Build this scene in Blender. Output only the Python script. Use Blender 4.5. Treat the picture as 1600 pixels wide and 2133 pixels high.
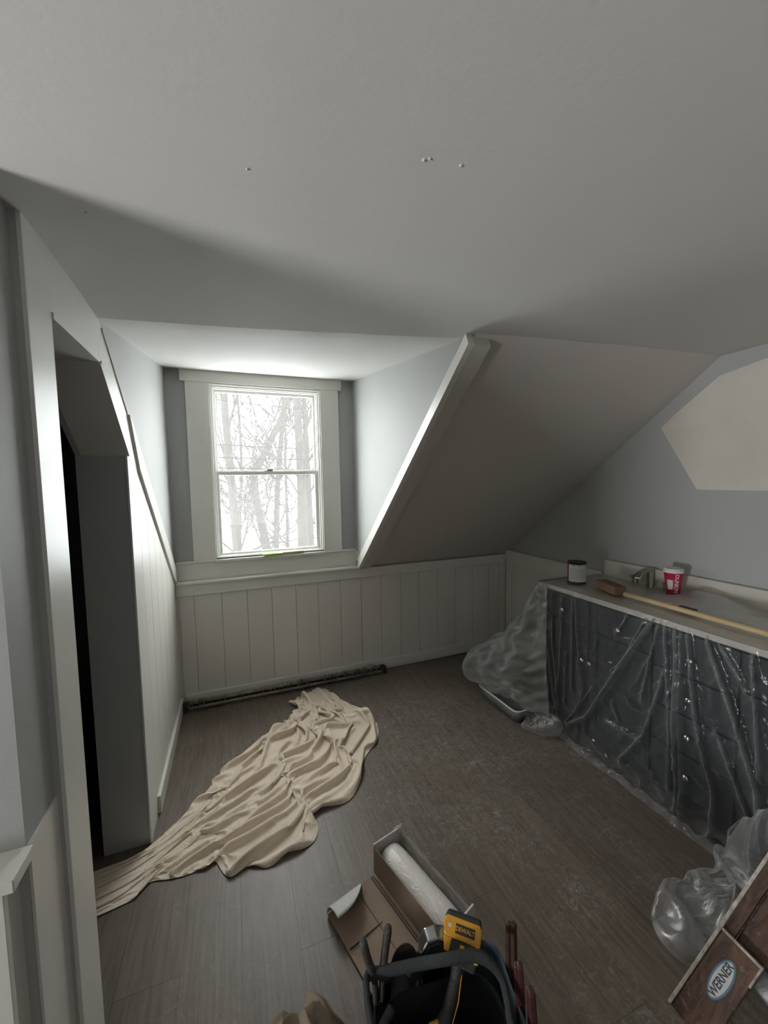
import bpy, bmesh, math, random
import numpy as np
from mathutils import Vector, Matrix, noise
random.seed(7); np.random.seed(7)
for o in list(bpy.data.objects): bpy.data.objects.remove(o)
SC = bpy.context.scene; COL = SC.collection

# ---------------------------------------------------------------- camera
FPX, YAW, PITCH, ROLL, CAMH = 827.76, 0.36290, 0.06985, 0.019485, 1.52
_f = Vector((math.sin(YAW)*math.cos(PITCH), math.cos(YAW)*math.cos(PITCH), -math.sin(PITCH)))
_r = Vector((math.cos(YAW), -math.sin(YAW), 0)); _d = _f.cross(_r)
_r2 = _r*math.cos(ROLL)+_d*math.sin(ROLL); _d2 = -_r*math.sin(ROLL)+_d*math.cos(ROLL)
cam_data = bpy.data.cameras.new('camera'); cam = bpy.data.objects.new('camera', cam_data); COL.objects.link(cam)
cam_data.sensor_fit = 'HORIZONTAL'; cam_data.sensor_width = 36; cam_data.lens = FPX/1600*36
cam_data.clip_start = 0.02; cam_data.clip_end = 500
m3 = Matrix((_r2, -_d2, -_f)).transposed()
cam.matrix_world = Matrix.Translation((0, 0, CAMH)) @ m3.to_4x4()
SC.camera = cam

# ---------------------------------------------------------------- world, light, exposure
W = bpy.data.worlds.new('sky'); SC.world = W; W.use_nodes = True
bg = W.node_tree.nodes['Background']; bg.inputs[0].default_value = (0.97, 0.99, 1.0, 1); bg.inputs[1].default_value = 15.5
def area_light(name, loc, rot, sx, sy, power, color=(1, 1, 1), portal=False, spread=180):
    d = bpy.data.lights.new(name, 'AREA'); d.shape = 'RECTANGLE'; d.size = sx; d.size_y = sy; d.energy = power; d.color = color
    d.cycles.is_portal = portal; d.spread = math.radians(spread)
    o = bpy.data.objects.new(name, d); COL.objects.link(o); o.location = loc; o.rotation_euler = rot; return o
area_light('dormer_window_portal', (0.25, 3.2, 1.6), (math.radians(-90), 0, 0), 0.8, 1.3, 1, portal=True)
# daylight from a second window: the room goes on to the left of the camera, the corner by the closet cuts this light off
area_light('side_window_daylight', (-3.66, .0, .80), (0, math.radians(-128), 0), 1.1, .85, 158, (0.98, 0.99, 1.0), spread=135)
area_light('rear_fill_light', (0.2, -1.95, 1.3), (math.radians(90), 0, 0), 1.0, 1.0, 3, (0.97, 0.99, 1.0))  # added fill from behind to lift the closet reveal, no window stands there
SC.view_settings.view_transform = 'Standard'; SC.view_settings.look = 'None'
SC.view_settings.exposure = 0.0; SC.view_settings.gamma = 1.0; SC.view_settings.use_curve_mapping = False

# ---------------------------------------------------------------- helpers
def obj(name, me, mat=None, parent=None, kind=None, label=None, cat=None, group=None, smooth=False):
    if isinstance(me, bmesh.types.BMesh):
        b = me; me = bpy.data.meshes.new(name); bmesh.ops.recalc_face_normals(b, faces=b.faces); b.to_mesh(me); b.free()
    o = bpy.data.objects.new(name, me); COL.objects.link(o)
    if mat is not None and len(me.materials) == 0:
        me.materials.append(mat)
    if parent is not None: o.parent = parent
    if smooth:
        for f in me.polygons: f.use_smooth = True
    tag(o, label, cat, group, kind); return o
def tag(o, label=None, cat=None, group=None, kind=None):
    if label: o['label'] = label
    if cat: o['category'] = cat
    if group: o['group'] = group
    if kind: o['kind'] = kind
    return o
def thing(name, loc, label, cat, rz=0, group=None, rot=None):
    o = bpy.data.objects.new(name, None); COL.objects.link(o); o.location = loc
    o.rotation_euler = rot if rot else (0, 0, rz); o.empty_display_size = .05
    return tag(o, label, cat, group)
def box(b, lo, hi, bev=0, M=None):
    x0, y0, z0 = lo; x1, y1, z1 = hi
    vs = [b.verts.new(v) for v in [(x0,y0,z0),(x1,y0,z0),(x1,y1,z0),(x0,y1,z0),(x0,y0,z1),(x1,y0,z1),(x1,y1,z1),(x0,y1,z1)]]
    fs = [b.faces.new([vs[i] for i in q]) for q in [(0,3,2,1),(4,5,6,7),(0,1,5,4),(1,2,6,5),(2,3,7,6),(3,0,4,7)]]
    if bev:
        es = list({e for f in fs for e in f.edges})
        r = bmesh.ops.bevel(b, geom=es, offset=bev, segments=2, affect='EDGES', profile=.5)
        vs = list({v for f in r['faces'] for v in f.verts} | {v for v in vs if v.is_valid})
    if M is not None:
        for v in vs: v.co = M @ v.co
    return vs
def bx(lo, hi, bev=0, M=None):
    b = bmesh.new(); box(b, lo, hi, bev, M); return b
def prism(b, pts, axis, a0, a1, M=None, bev=0):
    """pts: 2D outline in the plane of the two other axes (order kept), extruded along axis from a0 to a1"""
    def mk(p, a):
        return {0: (a, p[0], p[1]), 1: (p[0], a, p[1]), 2: (p[0], p[1], a)}[axis]
    v0 = [b.verts.new(mk(p, a0)) for p in pts]; v1 = [b.verts.new(mk(p, a1)) for p in pts]
    n = len(pts); fs = [b.faces.new(v0[::-1]), b.faces.new(v1)]
    for i in range(n): fs.append(b.faces.new([v0[i], v0[(i+1) % n], v1[(i+1) % n], v1[i]]))
    vs = v0+v1
    if bev:
        es = list({e for f in fs for e in f.edges})
        r = bmesh.ops.bevel(b, geom=es, offset=bev, segments=2, affect='EDGES', profile=.5)
        vs = list({v for f in r['faces'] for v in f.verts} | {v for v in vs if v.is_valid})
    if M is not None:
        for v in vs: v.co = M @ v.co
    return vs
def pr(pts, axis, a0, a1, M=None, bev=0):
    b = bmesh.new(); prism(b, pts, axis, a0, a1, M, bev); return b
def lathe(b, prof, n=32, M=None, cap=True):
    rings = []
    for r, z in prof:
        rings.append([b.verts.new((r*math.cos(2*math.pi*i/n), r*math.sin(2*math.pi*i/n), z)) for i in range(n)])
    for a, c in zip(rings, rings[1:]):
        for i in range(n): b.faces.new([a[i], a[(i+1) % n], c[(i+1) % n], c[i]])
    if cap: b.faces.new(rings[0][::-1]); b.faces.new(rings[-1])
    if M is not None:
        for rg in rings:
            for v in rg: v.co = M @ v.co
def tube(b, pts, rad, n=10, cap=True, flat=1.0, up=None):
    pts = [Vector(p) for p in pts]; rings = []
    if not hasattr(rad, '__len__'): rad = [rad]*len(pts)
    prev = None
    for i, p in enumerate(pts):
        t = (pts[min(i+1, len(pts)-1)]-pts[max(i-1, 0)]).normalized()
        if prev is None:
            a = Vector(up) if up else (Vector((0, 0, 1)) if abs(t.z) < .9 else Vector((1, 0, 0)))
        else: a = prev
        u = (a - t*a.dot(t)).normalized(); w = t.cross(u); prev = u
        rings.append([b.verts.new(p + (u*math.cos(2*math.pi*k/n) + w*math.sin(2*math.pi*k/n)*flat)*rad[i]) for k in range(n)])
    for a, c in zip(rings, rings[1:]):
        for k in range(n): b.faces.new([a[k], a[(k+1) % n], c[(k+1) % n], c[k]])
    if cap: b.faces.new(rings[0][::-1]); b.faces.new(rings[-1])
def tb(pts, rad, n=10, **k):
    b = bmesh.new(); tube(b, pts, rad, n, **k); return b
def arc(pts, steps=8):
    """Catmull-Rom through pts"""
    P = [Vector(p) for p in pts]; P = [P[0]*2-P[1]] + P + [P[-1]*2-P[-2]]; out = []
    for i in range(1, len(P)-2):
        for s in range(steps):
            t = s/steps; a, b_, c, d = P[i-1], P[i], P[i+1], P[i+2]
            out.append(.5*((2*b_)+(c-a)*t+(2*a-5*b_+4*c-d)*t*t+(-a+3*b_-3*c+d)*t**3))
    out.append(P[-2]); return out
def gridmesh(name, fn, nu, nv, mat, parent=None, closed_u=False, thick=0, **k):
    vs = [tuple(fn(i/(nu-1) if not closed_u else i/nu, j/(nv-1))) for j in range(nv) for i in range(nu)]
    fs = []
    for j in range(nv-1):
        for i in range(nu if closed_u else nu-1):
            i2 = (i+1) % nu; fs.append((j*nu+i, j*nu+i2, (j+1)*nu+i2, (j+1)*nu+i))
    me = bpy.data.meshes.new(name); me.from_pydata(vs, [], fs); me.materials.append(mat)
    o = obj(name, me, None, parent, smooth=True, **k)
    if thick:
        md = o.modifiers.new('thickness', 'SOLIDIFY'); md.thickness = thick; md.offset = 1
    return o
def sn(x, y, z=0.0): return noise.noise(Vector((x, y, z)))
def ridge(x, y, z=0.0): return 1-2*abs(noise.noise(Vector((x, y, z))))

# ---------------------------------------------------------------- materials
def mat(name, col, rough=.6, metal=0, spec=.5, bump=None, var=None, rnd=0, coat=0, extra=None):
    """bump=(scale, strength, detail); var=(scale, amount) tone variation of the thing itself"""
    m = bpy.data.materials.new(name); m.use_nodes = True; N = m.node_tree.nodes; L = m.node_tree.links
    B = N['Principled BSDF']; B.inputs['Base Color'].default_value = (*col, 1); B.inputs['Roughness'].default_value = rough
    B.inputs['Metallic'].default_value = metal; B.inputs['Specular IOR Level'].default_value = spec; B.inputs['Coat Weight'].default_value = coat
    tc = N.new('ShaderNodeTexCoord')
    if var or rnd:
        nz = N.new('ShaderNodeTexNoise'); nz.inputs['Scale'].default_value = var[0] if var else 3; nz.inputs['Detail'].default_value = 6
        L.new(tc.outputs['Object'], nz.inputs['Vector'])
        mr = N.new('ShaderNodeMapRange'); a = var[1] if var else 0
        mr.inputs['From Min'].default_value = .25; mr.inputs['From Max'].default_value = .75
        mr.inputs['To Min'].default_value = 1-a; mr.inputs['To Max'].default_value = 1+a; L.new(nz.outputs['Fac'], mr.inputs['Value'])
        hs = N.new('ShaderNodeHueSaturation'); hs.inputs['Color'].default_value = (*col, 1); val = mr.outputs[0]
        if rnd:
            oi = N.new('ShaderNodeObjectInfo'); m2 = N.new('ShaderNodeMapRange'); m2.inputs['To Min'].default_value = 1-rnd; m2.inputs['To Max'].default_value = 1+rnd
            L.new(oi.outputs['Random'], m2.inputs['Value']); mu = N.new('ShaderNodeMath'); mu.operation = 'MULTIPLY'
            L.new(val, mu.inputs[0]); L.new(m2.outputs[0], mu.inputs[1]); val = mu.outputs[0]
        L.new(val, hs.inputs['Value']); L.new(hs.outputs[0], B.inputs['Base Color'])
    if bump:
        nb = N.new('ShaderNodeTexNoise'); nb.inputs['Scale'].default_value = bump[0]; nb.inputs['Detail'].default_value = bump[2] if len(bump) > 2 else 4
        L.new(tc.outputs['Object'], nb.inputs['Vector']); bp = N.new('ShaderNodeBump'); bp.inputs['Strength'].default_value = bump[1]; bp.inputs['Distance'].default_value = .01
        L.new(nb.outputs['Fac'], bp.inputs['Height']); L.new(bp.outputs[0], B.inputs['Normal'])
    if extra: extra(m, N, L, B, tc)
    return m
M_ceil = mat('ceiling_paint', (.555, .545, .515), .75, bump=(60, .06), var=(2, .015))
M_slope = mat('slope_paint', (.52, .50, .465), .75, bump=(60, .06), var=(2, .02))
M_grey = mat('grey_wall_paint', (.375, .38, .37), .6, bump=(90, .05), var=(3, .02))
M_trim = mat('white_trim_paint', (.64, .63, .585), .33, bump=(25, .05), var=(8, .02))
M_board = mat('white_board_paint', (.63, .615, .57), .4, bump=(20, .06), rnd=.02)
M_patch = mat('bare_plaster', (.60, .57, .51), .85, bump=(30, .12), var=(3.5, .10))
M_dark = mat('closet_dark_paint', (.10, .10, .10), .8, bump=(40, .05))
M_backw = mat('unseen_wall_darkened', (.16, .145, .125), .7, bump=(40, .05))  # for the unseen walls behind the camera, made dark to cut bounced light
M_vinyl = mat('white_vinyl', (.70, .70, .66), .35, bump=(30, .02))
def m_floor():
    def ex(m, N, L, B, tc):
        g = N.new('ShaderNodeNewGeometry'); oi = N.new('ShaderNodeObjectInfo')
        sp = N.new('ShaderNodeVectorMath'); sp.operation = 'ADD'
        cb = N.new('ShaderNodeCombineXYZ'); mr = N.new('ShaderNodeMath'); mr.operation = 'MULTIPLY'; mr.inputs[1].default_value = 40
        L.new(oi.outputs['Random'], mr.inputs[0]); L.new(mr.outputs[0], cb.inputs['Y']); L.new(mr.outputs[0], cb.inputs['Z'])
        L.new(g.outputs['Position'], sp.inputs[0]); L.new(cb.outputs[0], sp.inputs[1])
        mp = N.new('ShaderNodeMapping'); mp.inputs['Scale'].default_value = (60, 3.0, 1); L.new(sp.outputs[0], mp.inputs[0])
        grain = N.new('ShaderNodeTexNoise'); grain.inputs['Scale'].default_value = 1.6; grain.inputs['Detail'].default_value = 9; grain.inputs['Roughness'].default_value = .7
        L.new(mp.outputs[0], grain.inputs['Vector'])
        cr = N.new('ShaderNodeValToRGB'); e = cr.color_ramp.elements
        e[0].position = .28; e[0].color = (.078, .060, .045, 1); e[1].position = .80; e[1].color = (.205, .168, .130, 1)
        L.new(grain.outputs['Fac'], cr.inputs[0])
        hs = N.new('ShaderNodeHueSaturation'); m2 = N.new('ShaderNodeMapRange'); m2.inputs['To Min'].default_value = .93; m2.inputs['To Max'].default_value = 1.07
        L.new(oi.outputs['Random'], m2.inputs['Value']); L.new(m2.outputs[0], hs.inputs['Value']); L.new(cr.outputs[0], hs.inputs['Color'])
        # plaster dust trodden into the floor: strongest in front of the vanity and towards the far wall
        def nz(scale, det, rough, vec=None, dist=0):
            n = N.new('ShaderNodeTexNoise'); n.inputs['Scale'].default_value = scale; n.inputs['Detail'].default_value = det; n.inputs['Roughness'].default_value = rough
            n.inputs['Distortion'].default_value = dist; L.new(vec or g.outputs['Position'], n.inputs['Vector']); return n
        def ramp(src, lo, hi):
            r = N.new('ShaderNodeMapRange'); r.inputs['From Min'].default_value = lo; r.inputs['From Max'].default_value = hi; L.new(src, r.inputs['Value']); return r.outputs[0]
        def mul(a, b):
            r = N.new('ShaderNodeMath'); r.operation = 'MULTIPLY'; L.new(a, r.inputs[0])
            if isinstance(b, (int, float)): r.inputs[1].default_value = b
            else: L.new(b, r.inputs[1])
            return r.outputs[0]
        def add(a, b):
            r = N.new('ShaderNodeMath'); r.operation = 'ADD'; r.use_clamp = True; L.new(a, r.inputs[0])
            if isinstance(b, (int, float)): r.inputs[1].default_value = b
            else: L.new(b, r.inputs[1])
            return r.outputs[0]
        streaks = ramp(nz(34, 14, .82, dist=1.6).outputs['Fac'], .50, .66)
        blot = ramp(nz(3.2, 5, .6).outputs['Fac'], .42, .66)
        sep = N.new('ShaderNodeSeparateXYZ'); L.new(g.outputs['Position'], sep.inputs[0])
        d = N.new('ShaderNodeVectorMath'); d.operation = 'DISTANCE'; d.inputs[1].default_value = (1.30, 2.15, 0); L.new(g.outputs['Position'], d.inputs[0])
        near = N.new('ShaderNodeMapRange'); near.inputs['From Min'].default_value = 1.25; near.inputs['From Max'].default_value = .15; L.new(d.outputs['Value'], near.inputs['Value'])
        film = mul(mul(near.outputs[0], ramp(nz(22, 14, .88, dist=1.6).outputs['Fac'], .47, .66)), .62)
        xr = ramp(sep.outputs['X'], -.6, 1.4)
        dust = add(add(film, mul(mul(streaks, blot), mul(add(xr, .25), .95))), mul(ramp(nz(140, 3, .5).outputs['Fac'], .70, .78), .35))
        mix = N.new('ShaderNodeMix'); mix.data_type = 'RGBA'; L.new(dust, mix.inputs['Factor']); L.new(hs.outputs[0], mix.inputs[6]); mix.inputs[7].default_value = (.40, .385, .35, 1)
        L.new(mix.outputs[2], B.inputs['Base Color'])
        rr = N.new('ShaderNodeMapRange'); rr.inputs['To Min'].default_value = .42; rr.inputs['To Max'].default_value = .85; L.new(dust, rr.inputs['Value']); L.new(rr.outputs[0], B.inputs['Roughness'])
        bp = N.new('ShaderNodeBump'); bp.inputs['Strength'].default_value = .15; bp.inputs['Distance'].default_value = .002; L.new(grain.outputs['Fac'], bp.inputs['Height']); L.new(bp.outputs[0], B.inputs['Normal'])
    return mat('vinyl_plank', (.1, .09, .08), .5, extra=ex)
M_floor = m_floor()
M_glass = bpy.data.materials.new('window_glass'); M_glass.use_nodes = True
_N = M_glass.node_tree.nodes; _L = M_glass.node_tree.links; _N.remove(_N['Principled BSDF'])
_t = _N.new('ShaderNodeBsdfTransparent'); _t.inputs[0].default_value = (.96, .97, .96, 1); _g = _N.new('ShaderNodeBsdfGlossy'); _g.inputs['Roughness'].default_value = .02
_m = _N.new('ShaderNodeMixShader'); _m.inputs[0].default_value = .05
_df = _N.new('ShaderNodeBsdfTranslucent'); _df.inputs[0].default_value = (.9, .9, .9, 1); _m2 = _N.new('ShaderNodeMixShader'); _m2.inputs[0].default_value = .022
_L.new(_t.outputs[0], _m.inputs[1]); _L.new(_g.outputs[0], _m.inputs[2]); _L.new(_m.outputs[0], _m2.inputs[1]); _L.new(_df.outputs[0], _m2.inputs[2])
_L.new(_m2.outputs[0], _N['Material Output'].inputs[0])

# ================================================================ ROOM SHELL
XL, XR, YF, YK, H = -.385, 2.33, 3.03, 2.98, 2.14       # left trim face, right wall, dormer wall, knee wall face
def zs(y): return 2.13 - .765*(y-1.34)                   # the roof slope on the right
def zt(y): return 2.09 - .79*(y-1.57)                    # top edge of the sloping trim on the left wall
# floor and its planks
floor = obj('floor', bx((-3.7, -2.0, -.06), (XR+.3, 3.2, -.004)), mat('subfloor', (.03, .028, .025), .9), kind='structure')
PW = .182; k = 0; cache = {}
for ix in range(-13, 14):
    x0 = ix*PW-.035; off = (ix*0.431) % 1.22
    y = -2.0 - off
    while y < 3.05:
        ya, yb = max(y, -2.0), min(y+1.22, 3.05)
        if yb-ya > .02 and x0 > -2.4 and x0+PW < XR+.12 and (yb > .3 or abs(x0) < 3):
            key = round(yb-ya, 4)
            if key not in cache:
                pb = bx((.0003, .0003, -.002), (PW-.0003, yb-ya-.0003, 0)); tmp = bpy.data.meshes.new('plank'); bmesh.ops.recalc_face_normals(pb, faces=pb.faces); pb.to_mesh(tmp); pb.free(); tmp.materials.append(M_floor); cache[key] = tmp
            o = bpy.data.objects.new('plank', cache[key]); COL.objects.link(o); o.parent = floor; o.location = (x0, ya, 0)
        y += 1.22
# ceiling: an old, sagging plaster ceiling; it folds down towards the dormer
FA, FB = Vector((-.39, 1.0)), Vector((.95, 1.385)); _fd = (FB-FA).normalized(); _fn = Vector((-_fd.y, _fd.x))
def zceil(x, y):
    z = 2.098 + .034*max(0, min(1, (x-.1)/1.6))
    t = max(0, min(1, (y-1.15)/.42)); z -= .022*t*t*max(0, min(1, (1.2-x)/.6))
    z += .002*sn(x*1.3, y*1.3, 3)
    return z
def yedge(x):                                            # front edge of the dormer opening / top of the slope
    if x <= .93: return 1.57 - .13*(x-XL)/(.93-XL)
    return 1.385 - .075*(x-.93)/(XR-.93) if x > 1.0 else 1.44-.055*(x-.93)/.07
xs = sorted(set([-3.7, -2.4, -1.6, -1.0, -.7] + [round(-.5+i*.04, 3) for i in range(72)] + [XR+.1])); rows = 70
verts = []; faces = []
for j in range(rows):
    for x in xs:
        t = j/(rows-1); t = 1-(1-t)**1.8; y = -2.0 + (yedge(x)+2.0)*t
        verts.append((x, y, zceil(x, y)))
n = len(xs)
for j in range(rows-1):
    for i in range(n-1): faces.append((j*n+i, j*n+n+i, j*n+n+i+1, j*n+i+1))
me = bpy.data.meshes.new('ceiling'); me.from_pydata(verts, [], faces); me.materials.append(M_ceil)
obj('ceiling', me, smooth=True, kind='structure')
obj('ceiling_backing', bx((-3.7, -2.0, 2.2), (XR+.3, 1.0, 2.26)), M_ceil, kind='structure', parent=None).name = 'ceiling_light_seal'  # added slab over the ceiling, keeps sky light from leaking in
b = bmesh.new(); prism(b, [(1.25, 2.26), (3.3, zs(3.3)+.06), (3.3, zs(3.3)+.16), (1.25, 2.36)], 0, .99, XR+.3)
prism(b, [(.9, 2.2), (1.38, 2.2), (1.38, 2.42), (.9, 2.42)], 0, -3.7, XR+.3); box(b, (-.7, 1.3, 2.45), (1.02, 3.2, 2.52))
box(b, (XR+.01, .9, 0), (XR+.3, 3.2, 2.4)); obj('roof_light_seal', b, M_dark, kind='structure')  # unseen shell added outside to block sky light leaking along the slope top
# dormer ceiling, rising towards the window
def fdc(u, v):
    x = XL-.03 + (.95-XL)*u; y0 = yedge(min(x, .93)); y = y0+(YF+.1-y0)*v
    z0 = zceil(x, y0); w = min(1, v/.12); z = z0+(2.335-z0)*(v**1.0) - .004*math.sin(w*math.pi)
    return (x, y, z)
gridmesh('ceiling_dormer', fdc, 24, 30, M_ceil, kind='structure')
# sloping ceiling on the right
def fsl(u, v):
    x = .93 + (XR+.05-.93)*u; y0 = yedge(max(x, 1.001)); z0 = zceil(x, y0); ye = 3.05
    y = y0+(ye-y0)*v; z = z0 + (zs(ye)-z0)*v
    return (x, y, z+.002*sn(x*3, y*3, 9))
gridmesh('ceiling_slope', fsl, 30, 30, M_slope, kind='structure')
# left wall with the closet opening
JY, CY, OZ, JZ, PY0, PY1, XI = 1.87, 1.548, 1.933, 1.655, 1.066, 1.194, -.563
b = bmesh.new(); xw = XL-.008
prism(b, [(PY0, 0), (PY1, 0), (PY1, 2.2), (PY0, 2.2)], 0, XI, xw)
prism(b, [(PY1, OZ), (CY, OZ), (CY, 2.2), (PY1, 2.2)], 0, XI, xw)
prism(b, [(CY, OZ), (JY, JZ), (JY, 2.4), (CY, 2.4)], 0, XI, xw)
prism(b, [(JY, 0), (YF+.12, 0), (YF+.12, 2.45), (JY, 2.45)], 0, XI, xw)
obj('wall_left', b, M_grey, kind='structure')
# wall block left of the post, turning away at y=.93 (its face towards the camera)
WB = obj('wall_left_near', bx((-3.7, .93, 0), (-.405, PY0, 2.2)), M_grey, kind='structure')
# far wall: dormer wall with window hole, knee wall backing
b = bmesh.new(); wx0, wx1, wz0, wz1 = -.125, .645, 1.02, 2.235
for lo, hi in [((-.6, YF, 0), (wx0, YF+.12, 2.45)), ((wx1, YF, 0), (1.02, YF+.12, 2.45)), ((wx0, YF, 0), (wx1, YF+.12, wz0)), ((wx0, YF, wz1), (wx1, YF+.12, 2.45))]: box(b, lo, hi)
obj('wall_far', b, M_grey, kind='structure')
knee = obj('wall_knee', bx((XL-.01, YK+.006, 0), (XR+.05, YF-.001, .86)), M_board, kind='structure')
# right cheek of the dormer
b = bmesh.new(); prism(b, [(1.44, 2.11), (1.44, 2.36), (YF+.1, 2.45), (YF+.1, .80), (YK, .86)], 0, .905, .98)
obj('wall_dormer_right', b, M_grey, kind='structure')
# right gable wall: painted field and the bare patch are faces of one wall
b = bmesh.new()
patch = [(1.600, 1.812), (1.398, 1.458), (1.094, 1.455), (.2, 1.45), (.2, 2.02), (1.0, 2.085), (1.118, 2.067), (1.31, 2.035), (1.515, 1.885)]
outer = [(3.1, 0), (-2.0, 0), (-2.0, 2.2), (1.2, 2.2), (3.1, 2.2)]
pv = [b.verts.new((XR, y, z)) for y, z in patch]; ov = [b.verts.new((XR, y, z)) for y, z in outer]
fp = b.faces.new(pv); fp.material_index = 1
b.faces.new([ov[0], ov[1], pv[3], pv[2], pv[1]]); b.faces.new([ov[1], ov[2], pv[4], pv[3]]); b.faces.new([ov[2], ov[3], pv[6], pv[5], pv[4]])
b.faces.new([ov[3], ov[4], pv[8], pv[7], pv[6]]); b.faces.new([ov[4], ov[0], pv[1], pv[0], pv[8]])
me = bpy.data.meshes.new('wall_right'); b.to_mesh(me); b.free(); me.materials.append(M_grey); me.materials.append(M_patch)
obj('wall_right', me, kind='structure')
# walls behind the camera and the closet behind the opening
obj('wall_back', bx((-3.7, -2.1, 0), (XR+.1, -2.0, 2.3)), M_backw, kind='structure')
obj('wall_side_back', bx((-3.8, -2.0, 0), (-3.7, 1.1, 2.3)), M_backw, kind='structure')
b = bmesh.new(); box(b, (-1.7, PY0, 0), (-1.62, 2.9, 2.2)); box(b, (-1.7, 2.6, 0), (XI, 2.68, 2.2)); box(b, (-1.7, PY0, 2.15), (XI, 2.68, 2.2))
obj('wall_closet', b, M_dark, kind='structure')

# ---------------------------------------------------------------- trim on the left wall
def trim(name, bm, m=M_trim, parent=None): return obj(name, bm, m, parent, kind='structure')
xt = XL
dcase = trim('trim_closet', pr([(PY0+.002, 0), (PY1, 0), (PY1, 2.11), (PY0+.002, 2.11)], 0, XI-.0, xt, bev=.0015))
def part(name, bm, m, parent, **k): return obj(name, bm, m, parent, **k)
part('header_board', pr([(PY1+.001, OZ), (CY, OZ), (1.602, zt(1.602)), (1.56, 2.1), (PY1+.001, 2.115)], 0, xw-.002, xt-.001, bev=.001), M_trim, dcase)
part('header_lip', pr([(PY1+.001, OZ-.004), (CY+.02, OZ-.004), (CY+.02, OZ+.012), (PY1+.001, OZ+.012)], 0, XI+.02, xt+.004), M_trim, dcase)
yz = lambda y: zt(y)
part('sloping_board', pr([(CY+.003, OZ-.001), (1.604, yz(1.604)), (2.04, yz(2.04)), (2.04, yz(2.04)-.125), (JY, JZ-.001)], 0, xw-.002, xt-.002, bev=.001), M_trim, dcase)
part('sloping_board', pr([(1.90, yz(1.90)-.006), (1.93, yz(1.93)+.001), (2.985, yz(2.985)+.001), (2.985, yz(2.985)-.120), (2.035, yz(2.035)-.118)], 0, xw-.002, xt+.009, bev=.0015), M_trim, dcase)
part('reveal_edge', pr([(CY, OZ-.003), (JY+.002, JZ-.003), (JY+.012, JZ+.005), (CY+.012, OZ+.007)], 0, XI+.02, xt+.004), M_trim, dcase)
part('jamb_board', pr([(JY-.004, 0), (2.025, 0), (2.025, yz(2.025)-.13), (JY-.004, JZ)], 0, xw-.002, xt-.003, bev=.001), M_trim, dcase)
part('slope_cap', pr([(1.61, yz(1.61)-.006), (1.61, yz(1.61)+.001), (1.90, yz(1.90)+.001), (1.90, yz(1.90)-.006)], 0, xw, xt+.003, bev=.001), M_trim, dcase)
for i in range(6):
    ya = 2.03+i*.155; yb = min(ya+.155, YK)
    if yb-ya < .02: continue
    part('board', pr([(ya+.0012, .02), (yb-.0012, .02), (yb-.0012, yz(yb)-.12), (ya+.0012, yz(ya)-.12)], 0, xw-.002, xt-.004, bev=.0015), M_board, dcase)
trim('baseboard_left', bx((xw, 2.03, 0), (xt+.010, YK-.012, .085), bev=.002))
# reveal of the closet opening: painted the wall's grey (the wall block itself); far wall block, ledge and panel left of the post
b = bmesh.new(); box(b, (-.409, .935, 0), (-.4, PY0, .83)); trim('trim_wainscot_near', b)
tl = trim('trim_ledge_near', bx((-2.2, .853, .808), (-.393, .932, .832), bev=.002))
part('panel', bx((-2.2, .872, 0), (-.42, .931, .807)), M_board, tl)
part('stile', bx((-.50, .866, 0), (-.415, .88, .806), bev=.001), M_trim, tl)
part('rail', bx((-2.2, .866, .72), (-.502, .88, .806), bev=.001), M_trim, tl)

# ---------------------------------------------------------------- knee wall boards, rail, ledge, baseboard
xgs = [XL+.012, -.279, -.102, .067, .238, .412, .579, .756, .925, 1.092, 1.265, 1.436, 1.609, 1.788, 1.96, 2.132, 2.25, XR]
for x0, x1 in zip(xgs, xgs[1:]):
    part('board', bx((x0+.0018, YK, .06), (x1-.0018, YK+.0065, .80), bev=.0022), M_board, knee)
rail = trim('trim_rail_far', bx((XL, YK-.012, .785), (XR-.02, YK+.012, .862), bev=.002))
part('corner_stile', bx((2.25, YK-.010, .09), (XR-.02, YK, .784), bev=.002), M_trim, rail)
part('ledge', bx((XL, YK-.030, .863), (.925, YF, .880), bev=.003), M_trim, rail)
part('apron', bx((XL, YF-.014, .881), (.9, YF, 1.0), bev=.001), M_trim, rail)
part('apron_return', bx((.893, YK-.02, .881), (.906, YF, 1.0), bev=.001), M_trim, rail)
part('apron_lip', bx((XL, YF-.026, 1.0), (.9, YF, 1.014), bev=.003), M_trim, rail)
trim('baseboard_far', pr([(XL+.03, .022), (1.15, .03), (XR-.02, .004), (XR-.02, .092), (XL+.03, .092)], 1, YK-.014, YK, bev=.002))
# sloping trim board at the edge of the dormer cheek
SB = [(1.40, zs(1.40)+.03), (YK+.02, zs(YK+.02)+.05), (YK-.035, zs(YK)-.015), (1.38, zs(1.40)-.018)]
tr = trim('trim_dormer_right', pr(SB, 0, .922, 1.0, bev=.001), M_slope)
part('edge_board', pr(SB, 0, .893, .9215, bev=.001), M_trim, tr)
# right wall wainscot
wr = trim('trim_wainscot_right', bx((XR-.012, 1.2, .02), (XR, YK, .80)), M_board)
part('rail', bx((XR-.022, 1.97, .79), (XR-.002, YK-.001, .885), bev=.002), M_trim, wr)
part('cap', bx((XR-.030, 1.95, .885), (XR, YK-.001, .902), bev=.002), M_trim, wr)
part('stile', bx((XR-.022, YK-.09, .1), (XR-.002, YK-.015, .79), bev=.002), M_trim, wr)
part('skirting', bx((XR-.026, 1.97, .0), (XR-.002, YK-.015, .10), bev=.002), M_trim, wr)

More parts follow.
